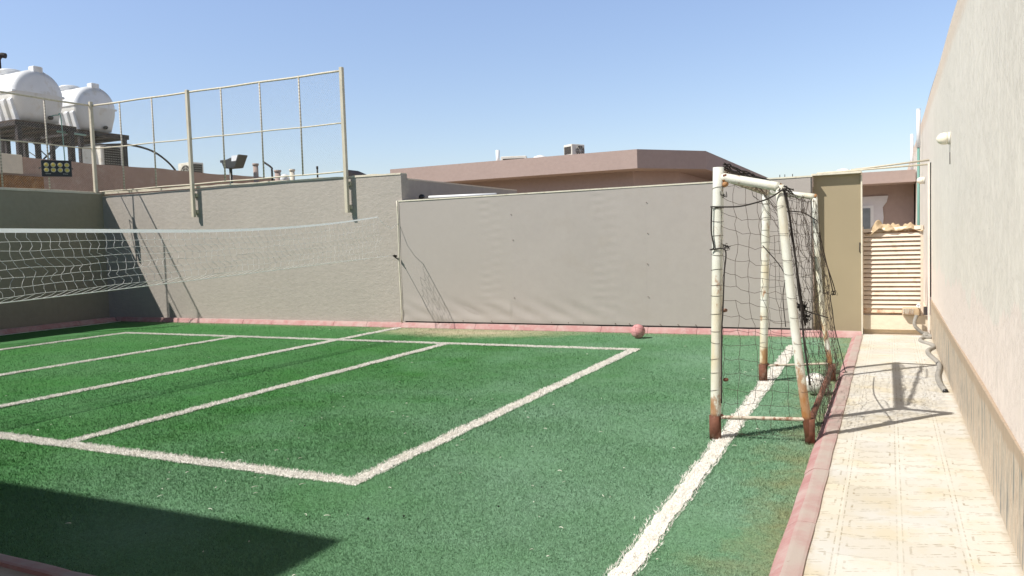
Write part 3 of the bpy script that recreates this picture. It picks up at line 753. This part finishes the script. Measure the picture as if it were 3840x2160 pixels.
m = MB(); m.tube([(-8.6,12.08,ztop(12.1)),(-8.6,12.3,2.0),(-8.58,12.5,1.92),(-8.56,12.70,2.02)], .005, 5)
m.build('tie_cord', M_['white_cord'], t)

# ------------------------------------------------------------------ goal
t = thing('goal', (-1.2,7.4,0), 'rusty white tube football goal with torn black net on the turf', 'goal')
def leg(p0, p1, r, name='front_post', mat='goal', bend=None):
    p0 = Vector(p0); p1 = Vector(p1); n = 14
    pts = [p0.lerp(p1, i/n) for i in range(n+1)]
    if bend: pts = [q+Vector(bend)*math.sin(math.pi*i/n) for i, q in enumerate(pts)]
    return MB().tube(pts, r, 16).build(name, M_[mat], t)
leg((-1.235,6.14,0),(-1.18,6.14,2.12),.042)
leg((-1.235,8.73,0),(-1.18,8.73,2.08),.042)
leg((-.545,6.24,0),(-.735,6.14,1.96),.033,'rear_leg', bend=(-.012,0,0))
leg((-.55,8.95,0),(-.70,8.74,1.98),.028,'rear_leg', bend=(-.035,0,0))
leg((-1.16,6.14,2.045),(-.735,6.14,1.945),.034,'side_bar')
leg((-1.16,8.73,2.045),(-.70,8.74,1.97),.030,'side_bar')
leg((-1.18,6.18,2.07),(-1.18,8.70,2.045),.038,'crossbar','crossbar')
leg((-1.19,6.14,.178),(-.56,6.22,.187),.0145,'bottom_bar','rusty_bar')
leg((-1.19,8.73,.178),(-.56,8.93,.195),.012,'bottom_bar','rusty_bar')
leg((-.555,6.24,.135),(-.555,8.95,.165),.025,'rear_bar','rust')
for (x, y, r) in ((-1.236,6.14,.046),(-1.236,8.73,.046),(-.547,6.24,.037),(-.552,8.95,.034)):
    MB().tube([(x,y,-.01),(x,y,.19)], r, 16).build('foot_sleeve', M_['rust'], t)
for (x, y, z) in ((-1.19,6.14,.19),(-1.19,8.73,.19),(-.60,6.22,.187),(-1.145,6.12,.48),(-1.145,6.12,1.02),(-1.13,6.12,2.05)):
    MB().lathe((x,y,z),(1,.1,.1),[(-.02,.006),(-.01,.015),(.01,.014),(.02,.007)],8).build('weld_lump', M_['rust'], t)
# netting
def n3(p, s, a):
    return Vector((math.sin(p.y*5.1+s)+math.sin(p.z*7.3+s*2.1), math.sin(p.z*6.3+s*1.7)+math.sin(p.x*9.1+s), math.sin(p.y*6.7+s*.6)+math.sin(p.x*8.3+p.z*3+s*1.3)))*a
def panel(A, B, C, D, nu, nv, seed, amp, r, mat, jit=.010, drop=.03, bul=None, name='netting', rnd=None):
    """net panel spanning A-B (top) and D-C (bottom)"""
    A, B, C, D = map(Vector, (A,B,C,D)); rg = random.Random(seed); P = {}
    for j in range(nv+1):
        for i in range(nu+1):
            u, v = i/nu, j/nv
            p = A.lerp(B, u).lerp(D.lerp(C, u), v); e = min(1, 4*u*(1-u)+.15)
            p = p + n3(p, seed, amp)*e + Vector((rg.uniform(-1,1), rg.uniform(-1,1), rg.uniform(-1,1)))*jit
            if bul: p += Vector(bul)*(math.sin(math.pi*u)*math.sin(math.pi*min(1, v*.9+.05)))
            p.z = max(p.z, .015); P[i,j] = p
    m = MB()
    def seg(a, b, sag):
        if rg.random() < drop: return
        mid = (a+b)/2 + Vector((rg.uniform(-1,1), rg.uniform(-1,1), 0))*jit*.8 + Vector((0,0,-sag*rg.uniform(.2,1.6)))
        m.tube([a, mid, b], r, 3, cap=False)
    for j in range(nv+1):
        for i in range(nu+1):
            if i < nu: seg(P[i,j], P[i+1,j], .012)
            if j < nv: seg(P[i,j], P[i,j+1], 0)
            if rg.random() < .8: q = P[i,j]; m.lathe(q-Vector((0,0,r*1.6)), (0,0,1), [(0,.001),(r*1.6,r*1.9),(r*3.2,.001)], 4)
    return m.build(name, M_[mat], t)
# near side, far side, back
panel((-1.15,6.11,2.0),(-.75,6.13,1.92),(-.56,6.22,.06),(-1.17,6.11,.08), 5, 17, 1.3, .012, .0018, 'brown_cord', .014, .04, (.0,.05,0))
panel((-1.15,8.75,2.0),(-.72,8.76,1.92),(-.54,8.98,.06),(-1.17,8.75,.08), 5, 16, 4.3, .012, .0019, 'black_cord', .014, .05, (0,.05,0))
panel((-.73,6.16,1.90),(-.69,8.74,1.92),(-.47,9.0,.05),(-.50,6.30,.05), 30, 17, 2.7, .015, .0017, 'brown_cord', .020, .04, (.02,0,0))
# roof net gathered over the crossbar
panel((-1.19,6.2,2.12),(-1.19,8.7,2.09),(-.74,8.7,1.93),(-.76,6.2,1.90), 16, 3, 3.1, .012, .0015, 'brown_cord', .016, .25)
m = MB(); rg = random.Random(3)
for k in range(10):                                                     # gathered strings wound along the crossbar
    ph = rg.uniform(0,6.3); w2 = rg.uniform(4,9); rr = rg.uniform(.035,.055)
    m.tube([(-1.18+rr*math.sin(ph+y*w2)+rg.uniform(-.008,.008), y, 2.085+rr*.8*math.cos(ph+y*w2)+rg.uniform(-.006,.010)) for y in np.arange(6.22,8.7,.08)], rg.choice([.002,.003,.004]), 4)
m.build('gathered_netting', M_['brown_cord'], t)
m = MB()
for k in range(5):                                                      # heavier bundle lying on it
    m.tube([(-1.15+.25*s+rg.uniform(-.012,.012), 6.24+2.4*s, 2.135-.11*s+.02*math.sin(s*14+k)+rg.uniform(-.008,.008)) for s in np.linspace(0,1,22)], .006, 5)
m.build('rope_bundle', M_['black_cord'], t)
# hanging bunch below the near side bar
m = MB()
for k in range(9):
    x0 = rg.uniform(-1.05,-.76); y0 = rg.uniform(6.15,6.7)
    pts = [(x0+s*.25*(1 if x0 < -.9 else -.1)+rg.uniform(-.02,.02), y0+rg.uniform(-.02,.02), 1.97-.36*s+rg.uniform(-.012,.012)) for s in np.linspace(0,1,7)]
    m.tube(pts, .0018, 3, cap=False)
m.build('hanging_strings', M_['brown_cord'], t)
def rope(pts, r, name='rope', mat='black_cord', n=6): return MB().tube(cr(pts, n), r, 6).build(name, M_[mat], t)
rope([(-1.235,6.09,1.82),(-1.04,6.10,1.812),(-.90,6.10,1.835),(-.80,6.10,1.866),(-.70,6.10,1.925)], .0065)
rope([(-.90,8.0,1.812),(-.80,8.0,1.804),(-.73,8.0,1.784),(-.67,8.6,1.72)], .006)
rope([(-1.225,6.09,1.82),(-1.232,6.09,1.64),(-1.215,6.09,1.51),(-1.24,6.09,1.49),(-1.13,6.09,1.485),(-1.14,6.09,1.3),(-1.155,6.09,1.0),(-1.165,6.09,.85),(-1.175,6.09,.3)], .006)
rope([(-.70,6.11,1.93),(-.672,6.16,1.75),(-.655,6.18,1.59),(-.628,6.19,1.366),(-.615,6.2,1.175),(-.598,6.2,1.047),(-.58,6.2,.8),(-.54,6.22,.45)], [.011]*1 + [.011]*100 if False else .008)
rope([(-.69,6.14,1.90),(-.655,6.2,1.6),(-.61,6.22,1.2),(-.57,6.24,.9)], .007)
rope([(-.91,6.5,1.505),(-.81,7.0,1.265),(-.82,7.0,1.05),(-.80,7.0,.8)], .004)
rope([(-.645,6.3,1.07),(-.59,6.32,1.02),(-.65,7.5,.88),(-.57,8.6,.72)], .006)
m = MB()
def tangle(m, c, R, n, r):
    for k in range(n):
        p = [Vector(c)+Vector((rg.gauss(0,R), rg.gauss(0,R), rg.gauss(0,R))) for _ in range(4)]
        m.tube(cr(p, 3), r, 3, cap=False)
for c_, R_, n_, r2 in (((-.60,6.30,1.03),.020,26,.003),((-.575,6.32,.95),.022,16,.0025),((-1.12,6.09,1.51),.015,9,.002),((-.72,6.12,1.93),.013,8,.003),((-.54,9.0,.945),.016,8,.002),((-.60,8.96,.95),.014,7,.002),((-1.13,6.09,1.9),.016,5,.002)):
    m = MB(); tangle(m, c_, R_, n_, r2); m.build('knot', M_['black_cord'], t)
rope([(-.68,8.78,1.76),(-.65,8.9,1.42),(-.59,8.98,1.21),(-.52,9.0,.946),(-.57,9.0,.92),(-.55,9.0,.75),(-.53,9.0,.57),(-.47,9.02,.3),(-.43,9.02,.11),(-.41,9.0,.10),(-.45,8.95,.10)], .005)
rope([(-.66,8.78,1.60),(-.61,8.95,1.30),(-.57,8.98,1.1),(-.545,9.0,.96)], .006, mat='brown_cord')
# net wrapped round the lower rear corner
m = MB()
for k in range(22):
    y = rg.uniform(6.9,9.0); x = rg.uniform(-.60,-.47)
    p = [Vector((x+rg.uniform(-.05,.06), y+rg.uniform(-.12,.12), max(.02, .30-.1*i+rg.uniform(-.03,.03)))) for i in range(4)]
    m.tube(cr(p, 3), .002, 3, cap=False)
m.build('loose_netting', M_['brown_cord'], t)

# cord loops tying the side nets to the posts and legs
def loops(p0, p1, r, n, mat, nm='cord_loop'):
    p0 = Vector(p0); p1 = Vector(p1)
    for k in range(n):
        f = (k+.5+rg.uniform(-.22,.22))/n; c = p0.lerp(p1, f); tl = rg.uniform(-.012,.012)
        MB().tube([(c.x+r*math.cos(a), c.y+r*math.sin(a), c.z+tl*math.cos(a+1)) for a in np.linspace(0, 2*math.pi, 17)], 0.0015, 4, cap=False).build(nm, M_[mat], t)
loops((-1.232,6.14,.35),(-1.183,6.14,2.0),.0445,14,'brown_cord'); loops((-1.232,8.73,.35),(-1.183,8.73,2.0),.0445,11,'brown_cord')
loops((-.575,6.22,.35),(-.74,6.14,1.85),.036,9,'brown_cord')
for (x, y, z) in ((-1.135,6.14,2.03),(-1.13,6.14,1.99),(-.695,8.74,1.975),(-.735,6.14,1.95)):
    MB().lathe((x,y,z),(.2,1,.3),[(-.03,.012),(-.012,.024),(.012,.022),(.03,.010)],9).build('rust_lump', M_['rust_light'], t)

# balls
def ball(c, r, mat, seam, label, seams):
    t = thing('ball', c, label, 'ball')
    m = MB(); prof = [(-r*math.cos(a), r*math.sin(a)) for a in np.linspace(0, math.pi, 24)]
    m.lathe(c, (.3,.2,1), prof, 36); m.build('ball_skin', mat, t)
    m = MB(); C = Vector(c)
    for (nx, off) in seams:
        nn = Vector(nx).normalized(); u = nn.orthogonal().normalized(); q = nn.cross(u); rr = math.sqrt(max(0, r*r-off*off))
        m.tube([C+nn*off+(u*math.cos(a)+q*math.sin(a))*rr*1.001 for a in np.linspace(0, 2*math.pi, 40)], .0022, 4, cap=False)
    m.build('seam', seam, t)
ball((-3.60,11.98,.118), .112, M_['pink_ball'], M_['seam'], 'faded pink ball resting on the turf by the far kerb', [((1,0,.2),0),((0,1,.3),.03),((.2,.3,1),.04),((.2,.3,1),-.04),((1,.6,0),.05)])
ball((-.66,8.12,.118), .105, M_['white_ball'], M_['dark'], 'scuffed white ball caught in the black net inside the goal', [((1,0,.2),0),((0,1,.3),.0),((.2,.3,1),.03),((.7,-.7,.2),.03)])

# ------------------------------------------------------------------ neighbours: left roof with tanks
t = thing('neighbour_building', (-26,24,0), 'old pink rendered building beyond the left fence carrying the water tanks', 'building')
bx((-40,-4,-.05),(-22.3,44,3.95)).build('building_body', M_['pink_old'], t)
m = MB(); n = 120
m.grid(n, 1, lambda u,v: (-22.0, -4+48*u, 3.0+(1.40+.015*math.sin(u*70)+.01*math.sin(u*190))*v))
m.grid(n, 1, lambda u,v: (-22.0-.25*v, -4+48*u, 4.40+.015*math.sin(u*70)+.01*math.sin(u*190)))
m.box((-22.25,-4,2.9),(-22.01,44,4.37)); m.build('parapet', M_['pink_old'], t)
bx((-40,-4,3.95),(-22.3,44,3.97)).build('roof', M_['roof_flat'], t)
tag(bx((-21.97,11.6,3.93),(-21.90,13.98,4.46), .01).build('grey_panel', M_['concrete']), 'pale grey panel against the neighbour parapet at far left', 'panel')
tag(bx((-21.96,11.2,3.30),(-21.88,14.55,3.88), .01).build('rusty_board', M_['wood']), 'rust-brown board below the pale panel on the neighbour parapet', 'board')

def tank(x1, yc, zb, L, label):
    """horizontal tank lying along X with its end at x1"""
    t = thing('water_tank', (x1-L/2,yc,zb), label, 'water tank', 'white roof water tanks')
    R = .86; zc = zb+.98
    def sec(s, k):  # cross section point k of K, s scale
        K = 40; a = k/K
        if a <= .5:
            th = math.pi*(a/.5); return (-R*math.cos(th)*s, R*.92*math.sin(th)*s)
        g = (a-.5)/.5; pts = [(R,0),(R*.98,-.25),(R*.74,-.93),(-R*.74,-.93),(-R*.98,-.25),(-R,0)]
        L_ = [0,.12,.42,.58,.88,1.0]
        for i in range(5):
            if g <= L_[i+1]+1e-9:
                f = (g-L_[i])/(L_[i+1]-L_[i]); return ((pts[i][0]+(pts[i+1][0]-pts[i][0])*f)*s, (pts[i][1]+(pts[i+1][1]-pts[i][1])*f)*s)
    def shell(k0, k1, name, mat):
        xs = [(-L,.0),(-L,.70),(-L+.04,.88),(-L+.16,1.0)]; nr = 11
        for i in range(nr):
            x = -L+.2+(L-.4)*i/(nr-1)
            xs.append((x, 1.0 if i % 2 == 0 else .992))
        xs += [(-.16,1.0),(-.04,.88),(0,.70),(.03,.0)]
        vs = [(x1+dx, yc+sec(s,k)[0], zc+sec(s,k)[1]) for (dx, s) in xs for k in range(k0, k1+1)]; w_ = k1-k0+1
        fs = [(i*w_+k, i*w_+k+1, (i+1)*w_+k+1, (i+1)*w_+k) for i in range(len(xs)-1) for k in range(w_-1)]
        return MB().add(vs, fs, True).build(name, M_[mat], t)
    shell(0, 20, 'upper_shell', 'tank'); shell(20, 40, 'lower_shell', 'tank_low')
    bx((x1-L+.12,yc-R-.03,zc-.04),(x1+.02-.1,yc+R+.03,zc+.03), .01).build('rim', M_['tank'], t)
    bx((x1-.34,yc-.16,zc+.70),(x1-.05,yc+.16,zc+.90), .02).build('lifting_lug', M_['tank'], t)
    m = MB()
    for i in range(8):
        x = x1-.28-i*.36; 
        m.add([(x-.09,yc-R*.985,zc-.22),(x+.09,yc-R*.985,zc-.22),(x+.09,yc-R*.985-.07,zc-.30),(x-.09,yc-R*.985-.07,zc-.30),(x-.09,yc-R*.80-.07,zc-.93),(x+.09,yc-R*.80-.07,zc-.93),(x-.09,yc-R*.70,zc-.93),(x+.09,yc-R*.70,zc-.93)],
              [(0,1,2,3),(3,2,5,4),(0,3,4,6),(1,7,5,2),(4,5,7,6)])
    m.build('side_ribs', M_['tank'], t)
    MB().lathe((x1-1.55,yc,zc+.76),(0,0,1),[(0,.34),(.10,.34),(.11,.38),(.15,.38),(.19,.30),(.20,.05)],24).build('manhole_lid', M_['tank'], t)
    MB().lathe((x1+.0,yc+.25,zb+.22),(1,0,0),[(0,.07),(.08,.07),(.08,.04),(.14,.04)],10).build('outlet', M_['black'], t)
    return t
tank(-25.2, 16.85, 5.98, 3.4, 'larger nearer white water tank at the far left on its steel stand')
tank(-27.2, 20.4, 6.25, 3.2, 'second smaller-looking white water tank right of the larger one')
def stand(x0, x1, y0, y1, zt, label, legs):
    t = thing('tank_stand', ((x0+x1)/2,(y0+y1)/2,3.97), label, 'steel stand', 'steel stands under the water tanks')
    bx((x0,y0,zt-.05),(x1,y1,zt)).build('deck', M_['deck'], t)
    m = MB()
    for y in np.linspace(y0+.05,y1-.12,4): m.box((x0+.02,y,zt-.13),(x1-.02,y+.07,zt-.055))
    m.build('joists', M_['dark_steel'], t)
    for (a, b2) in (((x0,y0,zt-.17),(x1,y0+.09,zt-.052)),((x0,y1-.09,zt-.17),(x1,y1,zt-.052)),((x1-.09,y0+.092,zt-.17),(x1-.002,y1-.092,zt-.052)),((x0+.002,y0+.092,zt-.17),(x0+.09,y1-.092,zt-.052))):
        bx(a, b2).build('edge_beam', M_['dark_steel'], t)
    for (x, y) in legs: bx((x-.07,y-.07,3.97),(x+.07,y+.07,zt-.172)).build('leg', M_['dark_steel'], t)
    for (a, b2) in (((x1-.1,y0+.15,4.1),(x1-.1,y1-.15,5.7)),((x1-.1,y0+.15,5.7),(x1-.1,y1-.15,4.1)),((x0+.3,y1-.15,4.1),(x1-.3,y1-.15,5.7)),((x0+.3,y0+.1,5.7),(x1-.3,y0+.1,4.2))):
        MB().tube([a, b2], .018, 5).build('brace', M_['dark_steel'], t)
    return t
stand(-28.7,-25.0,15.8,17.9,5.98,'dark steel stand carrying the larger left water tank',[(-25.1,15.95),(-25.1,17.75),(-26.9,15.95),(-28.6,15.95),(-26.9,17.75),(-28.6,17.75)])
stand(-30.4,-26.95,19.35,21.5,6.25,'dark steel stand carrying the second water tank on the right',[(-27.05,19.5),(-27.05,21.35),(-28.7,19.5),(-30.3,19.5),(-30.3,21.35)])
# pipework on the tanks
tag(MB().tube(cr([(-25.15,17.1,6.25),(-24.8,17.1,6.25),(-24.7,17.15,6.1),(-24.7,17.2,4.0)], 6), .018, 6).build('drain_pipe', M_['pvc_green']), 'thin green pipe dropping from the larger water tank', 'pipe')
tag(MB().tube([(-25.0,17.2,5.75),(-26.9,19.6,6.05)], .035, 6).build('link_pipe', M_['pvc_green']), 'pale green pipe running between the two tank stands', 'pipe')
t = thing('flue_pipe', (-30.2,18.6,3.97), 'dark bent-topped flue pipe standing behind the larger tank', 'flue')
MB().tube(cr([(-30.2,18.6,3.97),(-30.2,18.6,8.75),(-30.2,18.6,9.05),(-30.1,18.66,9.2),(-29.95,18.75,9.18)], 6), .10, 10).build('pipe', M_['dark_steel'], t)
tag(MB().tube(cr([(-23.2,17.6,5.2),(-23.0,18.4,5.25),(-22.8,19.2,5.05),(-22.6,19.8,4.5),(-22.55,19.9,3.97)], 8), .035, 8).build('roof_hose', M_['dark_steel']), 'dark hose arching down beside the roof cooler', 'hose')
tag(bx((-24.9,15.5,4.35),(-23.9,15.9,4.62), .02).build('steel_tray', M_['dark_steel']), 'dark flat tray on the neighbour roof below the tanks', 'tray')
tag(bx((-27.0,14.9,3.97),(-25.8,15.3,4.6), .02).build('steel_box', M_['dark_steel']), 'dark steel box on the neighbour roof at the far left edge', 'box')

def ac_unit(c, L, W, H, ang, label, cat='air conditioner', face='fan', grille_side=True):
    """box unit; long face (L) carries a round fan, short side carries a dark louvre"""
    t = thing('ac_unit', c, label, cat, 'air conditioning units on the roofs'); t.rotation_euler[2] = ang
    def loc(m, name, mat, par=None):
        me = m.build(name, M_[mat], t, origin=(0,0,0)); return me
    loc(bx((-L/2,-W/2,.06),(L/2,W/2,H), .015), 'casing', 'ac')
    for sx in (-1,1): loc(bx((sx*L*.35-.03,-W/2,0),(sx*L*.35+.03,W/2,.059)), 'foot', 'dark_steel')
    if face == 'fan':
        r = H*.38
        loc(MB().lathe((L*.12,-W/2-.001,H*.53),(0,-1,0),[(0,r),(.012,r),(.014,r*.96)],24), 'fan_opening', 'dark')
        m = MB()
        for k in range(1,5): rr = r*k/4; m.tube([(L*.12+rr*math.cos(a),-W/2-.022,H*.53+rr*math.sin(a)) for a in np.linspace(0,6.283,25)], .006, 4, cap=False)
        for k in range(4): a = k*math.pi/4; m.tube([(L*.12-r*math.cos(a),-W/2-.024,H*.53-r*math.sin(a)),(L*.12+r*math.cos(a),-W/2-.024,H*.53+r*math.sin(a))], .006, 4)
        loc(m, 'fan_guard', 'ac')
        g = MB()
        for i in range(7): g.box((-L/2-.012, -W*.40, .14+i*(H-.2)/7),(-L/2-.002, W*.40, .14+(i+.72)*(H-.2)/7))
        loc(g, 'louvre', 'dark')
        g = MB()
        for i in range(10): g.box((L/2+.002, -W*.38, .14+i*(H-.2)/10),(L/2+.014, W*.38, .14+(i+.85)*(H-.2)/10))
        loc(g, 'louvre', 'dark')
    else:
        g = MB(); nl = 9
        for i in range(nl): g.box((-L*.42,-W/2-.02,.12+i*(H-.2)/nl),(L*.42,-W/2-.002,.12+(i+.8)*(H-.2)/nl))
        loc(g, 'louvre', 'dark')
        g = MB()
        for i in range(nl): g.box((L/2+.002,-W*.42,.12+i*(H-.2)/nl),(L/2+.02,W*.42,.12+(i+.8)*(H-.2)/nl))
        loc(g, 'louvre', 'dark')
    return t
# desert cooler on the neighbour roof (cream side to the left, dark pad to the right)
t = thing('roof_cooler', (-24.0,18.2,3.97), 'large cream evaporative cooler with a dark pad behind the corner fence post', 'roof cooler')
bx((-24.6,17.74,4.05),(-23.62,18.55,5.26), .03).build('casing', M_['ac'], t)
m = MB()
for i in range(13): m.box((-23.618,17.84,4.18+i*.08),(-23.585,18.45,4.238+i*.08))
for i in range(7): m.box((-23.605,17.86+i*.09,4.16),(-23.592,17.88+i*.09,5.18))
m.build('pad', M_['dark'], t)
bx((-24.66,17.70,5.261),(-23.57,18.6,5.285)).build('top_sheet', M_['dark_steel'], t)
for (x, y) in ((-24.5,17.85),(-24.5,18.45),(-23.75,17.85),(-23.75,18.45)): bx((x-.04,y-.04,3.97),(x+.04,y+.04,4.049)).build('foot', M_['dark_steel'], t)
ac_unit((-24.35,22.1,3.97), .85, .55, 1.05, math.radians(-10), 'cream roof air conditioner by the second post of the back fence')
tag(MB().lathe((-24.3,21.4,3.97),(0,0,1),[(0,.32),(.35,.33),(.55,.28),(.66,.12),(.68,0)],16).build('roof_dome', M_['ac']), 'rounded cream cap on the roof left of the air conditioner', 'roof vent')
t = thing('roof_floodlight', (-18.0,17.4,0), 'black floodlight on a pole tilted up behind the back fence', 'floodlight')
MB().tube([(-17.55,17.4,2.6),(-17.55,17.4,4.05)], .045, 8).build('pole', M_['black'], t)
m = MB(); m.add([(-17.70,17.2,4.22),(-17.62,17.2,4.02),(-17.20,17.2,4.02),(-17.00,17.2,4.38),(-17.70,17.55,4.22),(-17.62,17.55,4.02),(-17.20,17.55,4.02),(-17.00,17.55,4.38)],
      [(0,1,2,3),(7,6,5,4),(1,0,4,5),(2,1,5,6),(3,2,6,7),(0,3,7,4)]); m.build('lamp_body', M_['black'], t)
m = MB(); m.box((-17.80,17.25,4.20),(-17.55,17.5,4.27)); m.tube([(-17.5,17.38,4.28),(-17.3,17.38,4.34)], .05, 8); m.build('bracket', M_['black'], t)
MB().add([(-17.30,17.19,4.20),(-17.12,17.19,4.20),(-17.04,17.19,4.36),(-17.28,17.19,4.36)],[(0,1,2,3)]).build('glass', M_['tank'], t)
def stub(x, y, z0, z1, r, mat, label, name='chimney_stub', cat='chimney'):
    t = thing(name, (x,y,z0), label, cat)
    MB().tube([(x,y,z0),(x,y,z1-.06)], r, 10).build('shaft', M_[mat], t); MB().tube([(x,y,z1-.058),(x,y,z1)], r*1.25, 10).build('cap', M_[mat], t)
stub(-17.05,17.9,2.0,4.17,.075,'pink_wall','short pink chimney stub just right of the roof floodlight')
tag(MB().tube(cr([(-16.7,18.2,2.5),(-16.7,18.2,3.9),(-16.72,18.2,4.05),(-16.95,18.15,4.22)], 5), .03, 8).build('bent_pipe', M_['dark_steel']), 'thin dark bent pipe right of the pink chimney stub', 'pipe')
stub(-16.3,18.0,2.0,3.93,.085,'pink_wall','low pink chimney stub behind the fence, left of the cream one')
stub(-15.75,18.0,2.0,3.92,.07,'capping','cream chimney stub behind the middle of the back fence')
tag(MB().lathe((-15.95,17.9,3.55),(0,0,1),[(0,.10),(.1,.14),(.2,.10),(.24,.02)],12).build('roof_dome', M_['tank']), 'small white dome beside the cream chimney stub', 'roof vent')
stub(-10.62,12.9,3.0,3.28,.018,'dark_steel','short dark steel stub standing on top of the back-left wall','steel_stub','pipe')
t = thing('roof_box', (-13.4,18,3.0), 'grey slanted box just right of the tall fence end post', 'roof box')
MB().add([(-13.68,17.8,2.9),(-13.2,17.8,2.9),(-13.2,17.8,3.56),(-13.68,17.8,3.76),(-13.68,18.4,2.9),(-13.2,18.4,2.9),(-13.2,18.4,3.56),(-13.68,18.4,3.76)],
         [(0,1,2,3),(7,6,5,4),(1,5,6,2),(0,3,7,4),(3,2,6,7)]).build('housing', M_['dark_steel'], t)
bx((-13.19,17.9,3.3),(-13.1,18.3,3.52)).build('side_duct', M_['ac'], t)
tag(MB().tube([(-13.1,18.1,3.56),(-12.3,18.2,3.55)], .02, 6).build('roof_pipe', M_['dark_steel']), 'thin dark pipe running right from the slanted roof box', 'pipe')

# ------------------------------------------------------------------ pink building behind
t = thing('pink_building', (-10,24,0), 'low pink flat-roofed building with deep overhanging parapet behind the sheet wall', 'building')
FP = [(-15.05,22.0),(-6.53,22.02),(-4.97,23.93),(-4.97,38),(-15.05,38)]
def inset(d): return [(-15.05+d,22.0+d),(-6.53-d*.45,22.02+d),(-4.97-d,23.93+d*.45),(-4.97-d,38-d),(-15.05+d,38-d)]
MB().prism(FP, 3.60, 4.145).build('parapet', M_['pink_wall'], t)
MB().prism(inset(.9), -.05, 3.599).build('building_body', M_['pink_wall'], t)
tag(bx((-17.0,22.4,-.05),(-15.06,30,3.95)).build('side_wing', M_['capping']), 'pale block adjoining the left end of the pink building', 'building')
tag(MB().tube([(-11.75,23.5,4.145),(-11.75,23.5,4.66)], .065, 10).build('roof_pipe', M_['pvc_white']), 'upright white pipe on the pink roof, left of its equipment', 'pipe')
ac_unit((-8.95,23.3,4.145), .52, .42, .44, math.radians(60), 'white air conditioner with round fan standing highest on the pink roof')
ac_unit((-11.2,23.6,4.145), .85, .34, .27, math.radians(20), 'low white air conditioner on the pink roof beside the white pipe', face='louvre')
tag(MB().lathe((-10.35,23.8,4.145),(0,0,1),[(0,.30),(.12,.30),(.22,.2),(.27,.05)],16).build('roof_dome', M_['pvc_white']), 'low white dome on the pink roof between the two air conditioners', 'roof vent')
t = thing('pink_house', (-1.2,23,0), 'pink house with white window surround beyond the slatted gate', 'building')
bx((-2.6,19.9,2.67),(.54,30,2.94)).build('parapet', M_['pink_wall'], t)
bx((-2.5,20.9,-.05),(.53,29.8,2.669)).build('wall', M_['pink_wall'], t)
w1 = MB().add([(-1.4,20.86,.9),(-.13,20.86,.9),(-.16,20.86,1.5),(-.12,20.86,1.9),(-.14,20.86,2.15),(-.05,20.86,2.28),(-.02,20.86,2.42),(-1.4,20.86,2.42),
               (-1.4,20.899,.9),(-.13,20.899,.9),(-.16,20.899,1.5),(-.12,20.899,1.9),(-.14,20.899,2.15),(-.05,20.899,2.28),(-.02,20.899,2.42),(-1.4,20.899,2.42)],
              [tuple(range(7,-1,-1))[::-1]]+[(i,(i+1)%8,8+(i+1)%8,8+i) for i in range(8)]).build('window_surround', M_['window_trim'], t)
fr = bx((-1.1,20.835,1.0),(-.34,20.858,2.20)).build('window_frame', M_['pvc_white'], t)
bx((-1.06,20.82,1.04),(-.41,20.834,2.14)).build('window_pane', M_['curtain'], fr)
m = MB()
tag(MB().tube([(-3.1,26,3.3),(-3.1,26,3.44)], .012, 5).build('starter_bar', M_['dark_steel']), 'left one of three thin steel rods above the wall, nearest the pink parapet', 'rod', 'thin steel rods above the wall')
for x, l_ in ((-2.95,'middle of the three thin steel rods above the wall'),(-2.72,'right one of the three thin steel rods, nearest the gate')): tag(MB().tube([(x,26,3.3),(x,26,3.44)], .012, 5).build('starter_bar', M_['dark_steel']), l_, 'rod', 'thin steel rods above the wall')

# house behind the standpoint whose corner throws the shadow on the near turf
t = thing('house', (-11,-3,0), 'rendered house behind the near pavement throwing the foreground shadow', 'building')
bx((-24,-12,-.05),(-6.10,-.44,5.5)).build('house_body', M_['house'], t)
bx((-6.09,-12,-.05),(.45,-5.5,6.0)).build('sky_block_wing', M_['house'], t)  # unseen wing added to block low sky light behind the camera
for k in list(bpy.data.objects):
    if '_o' in k: del k['_o']
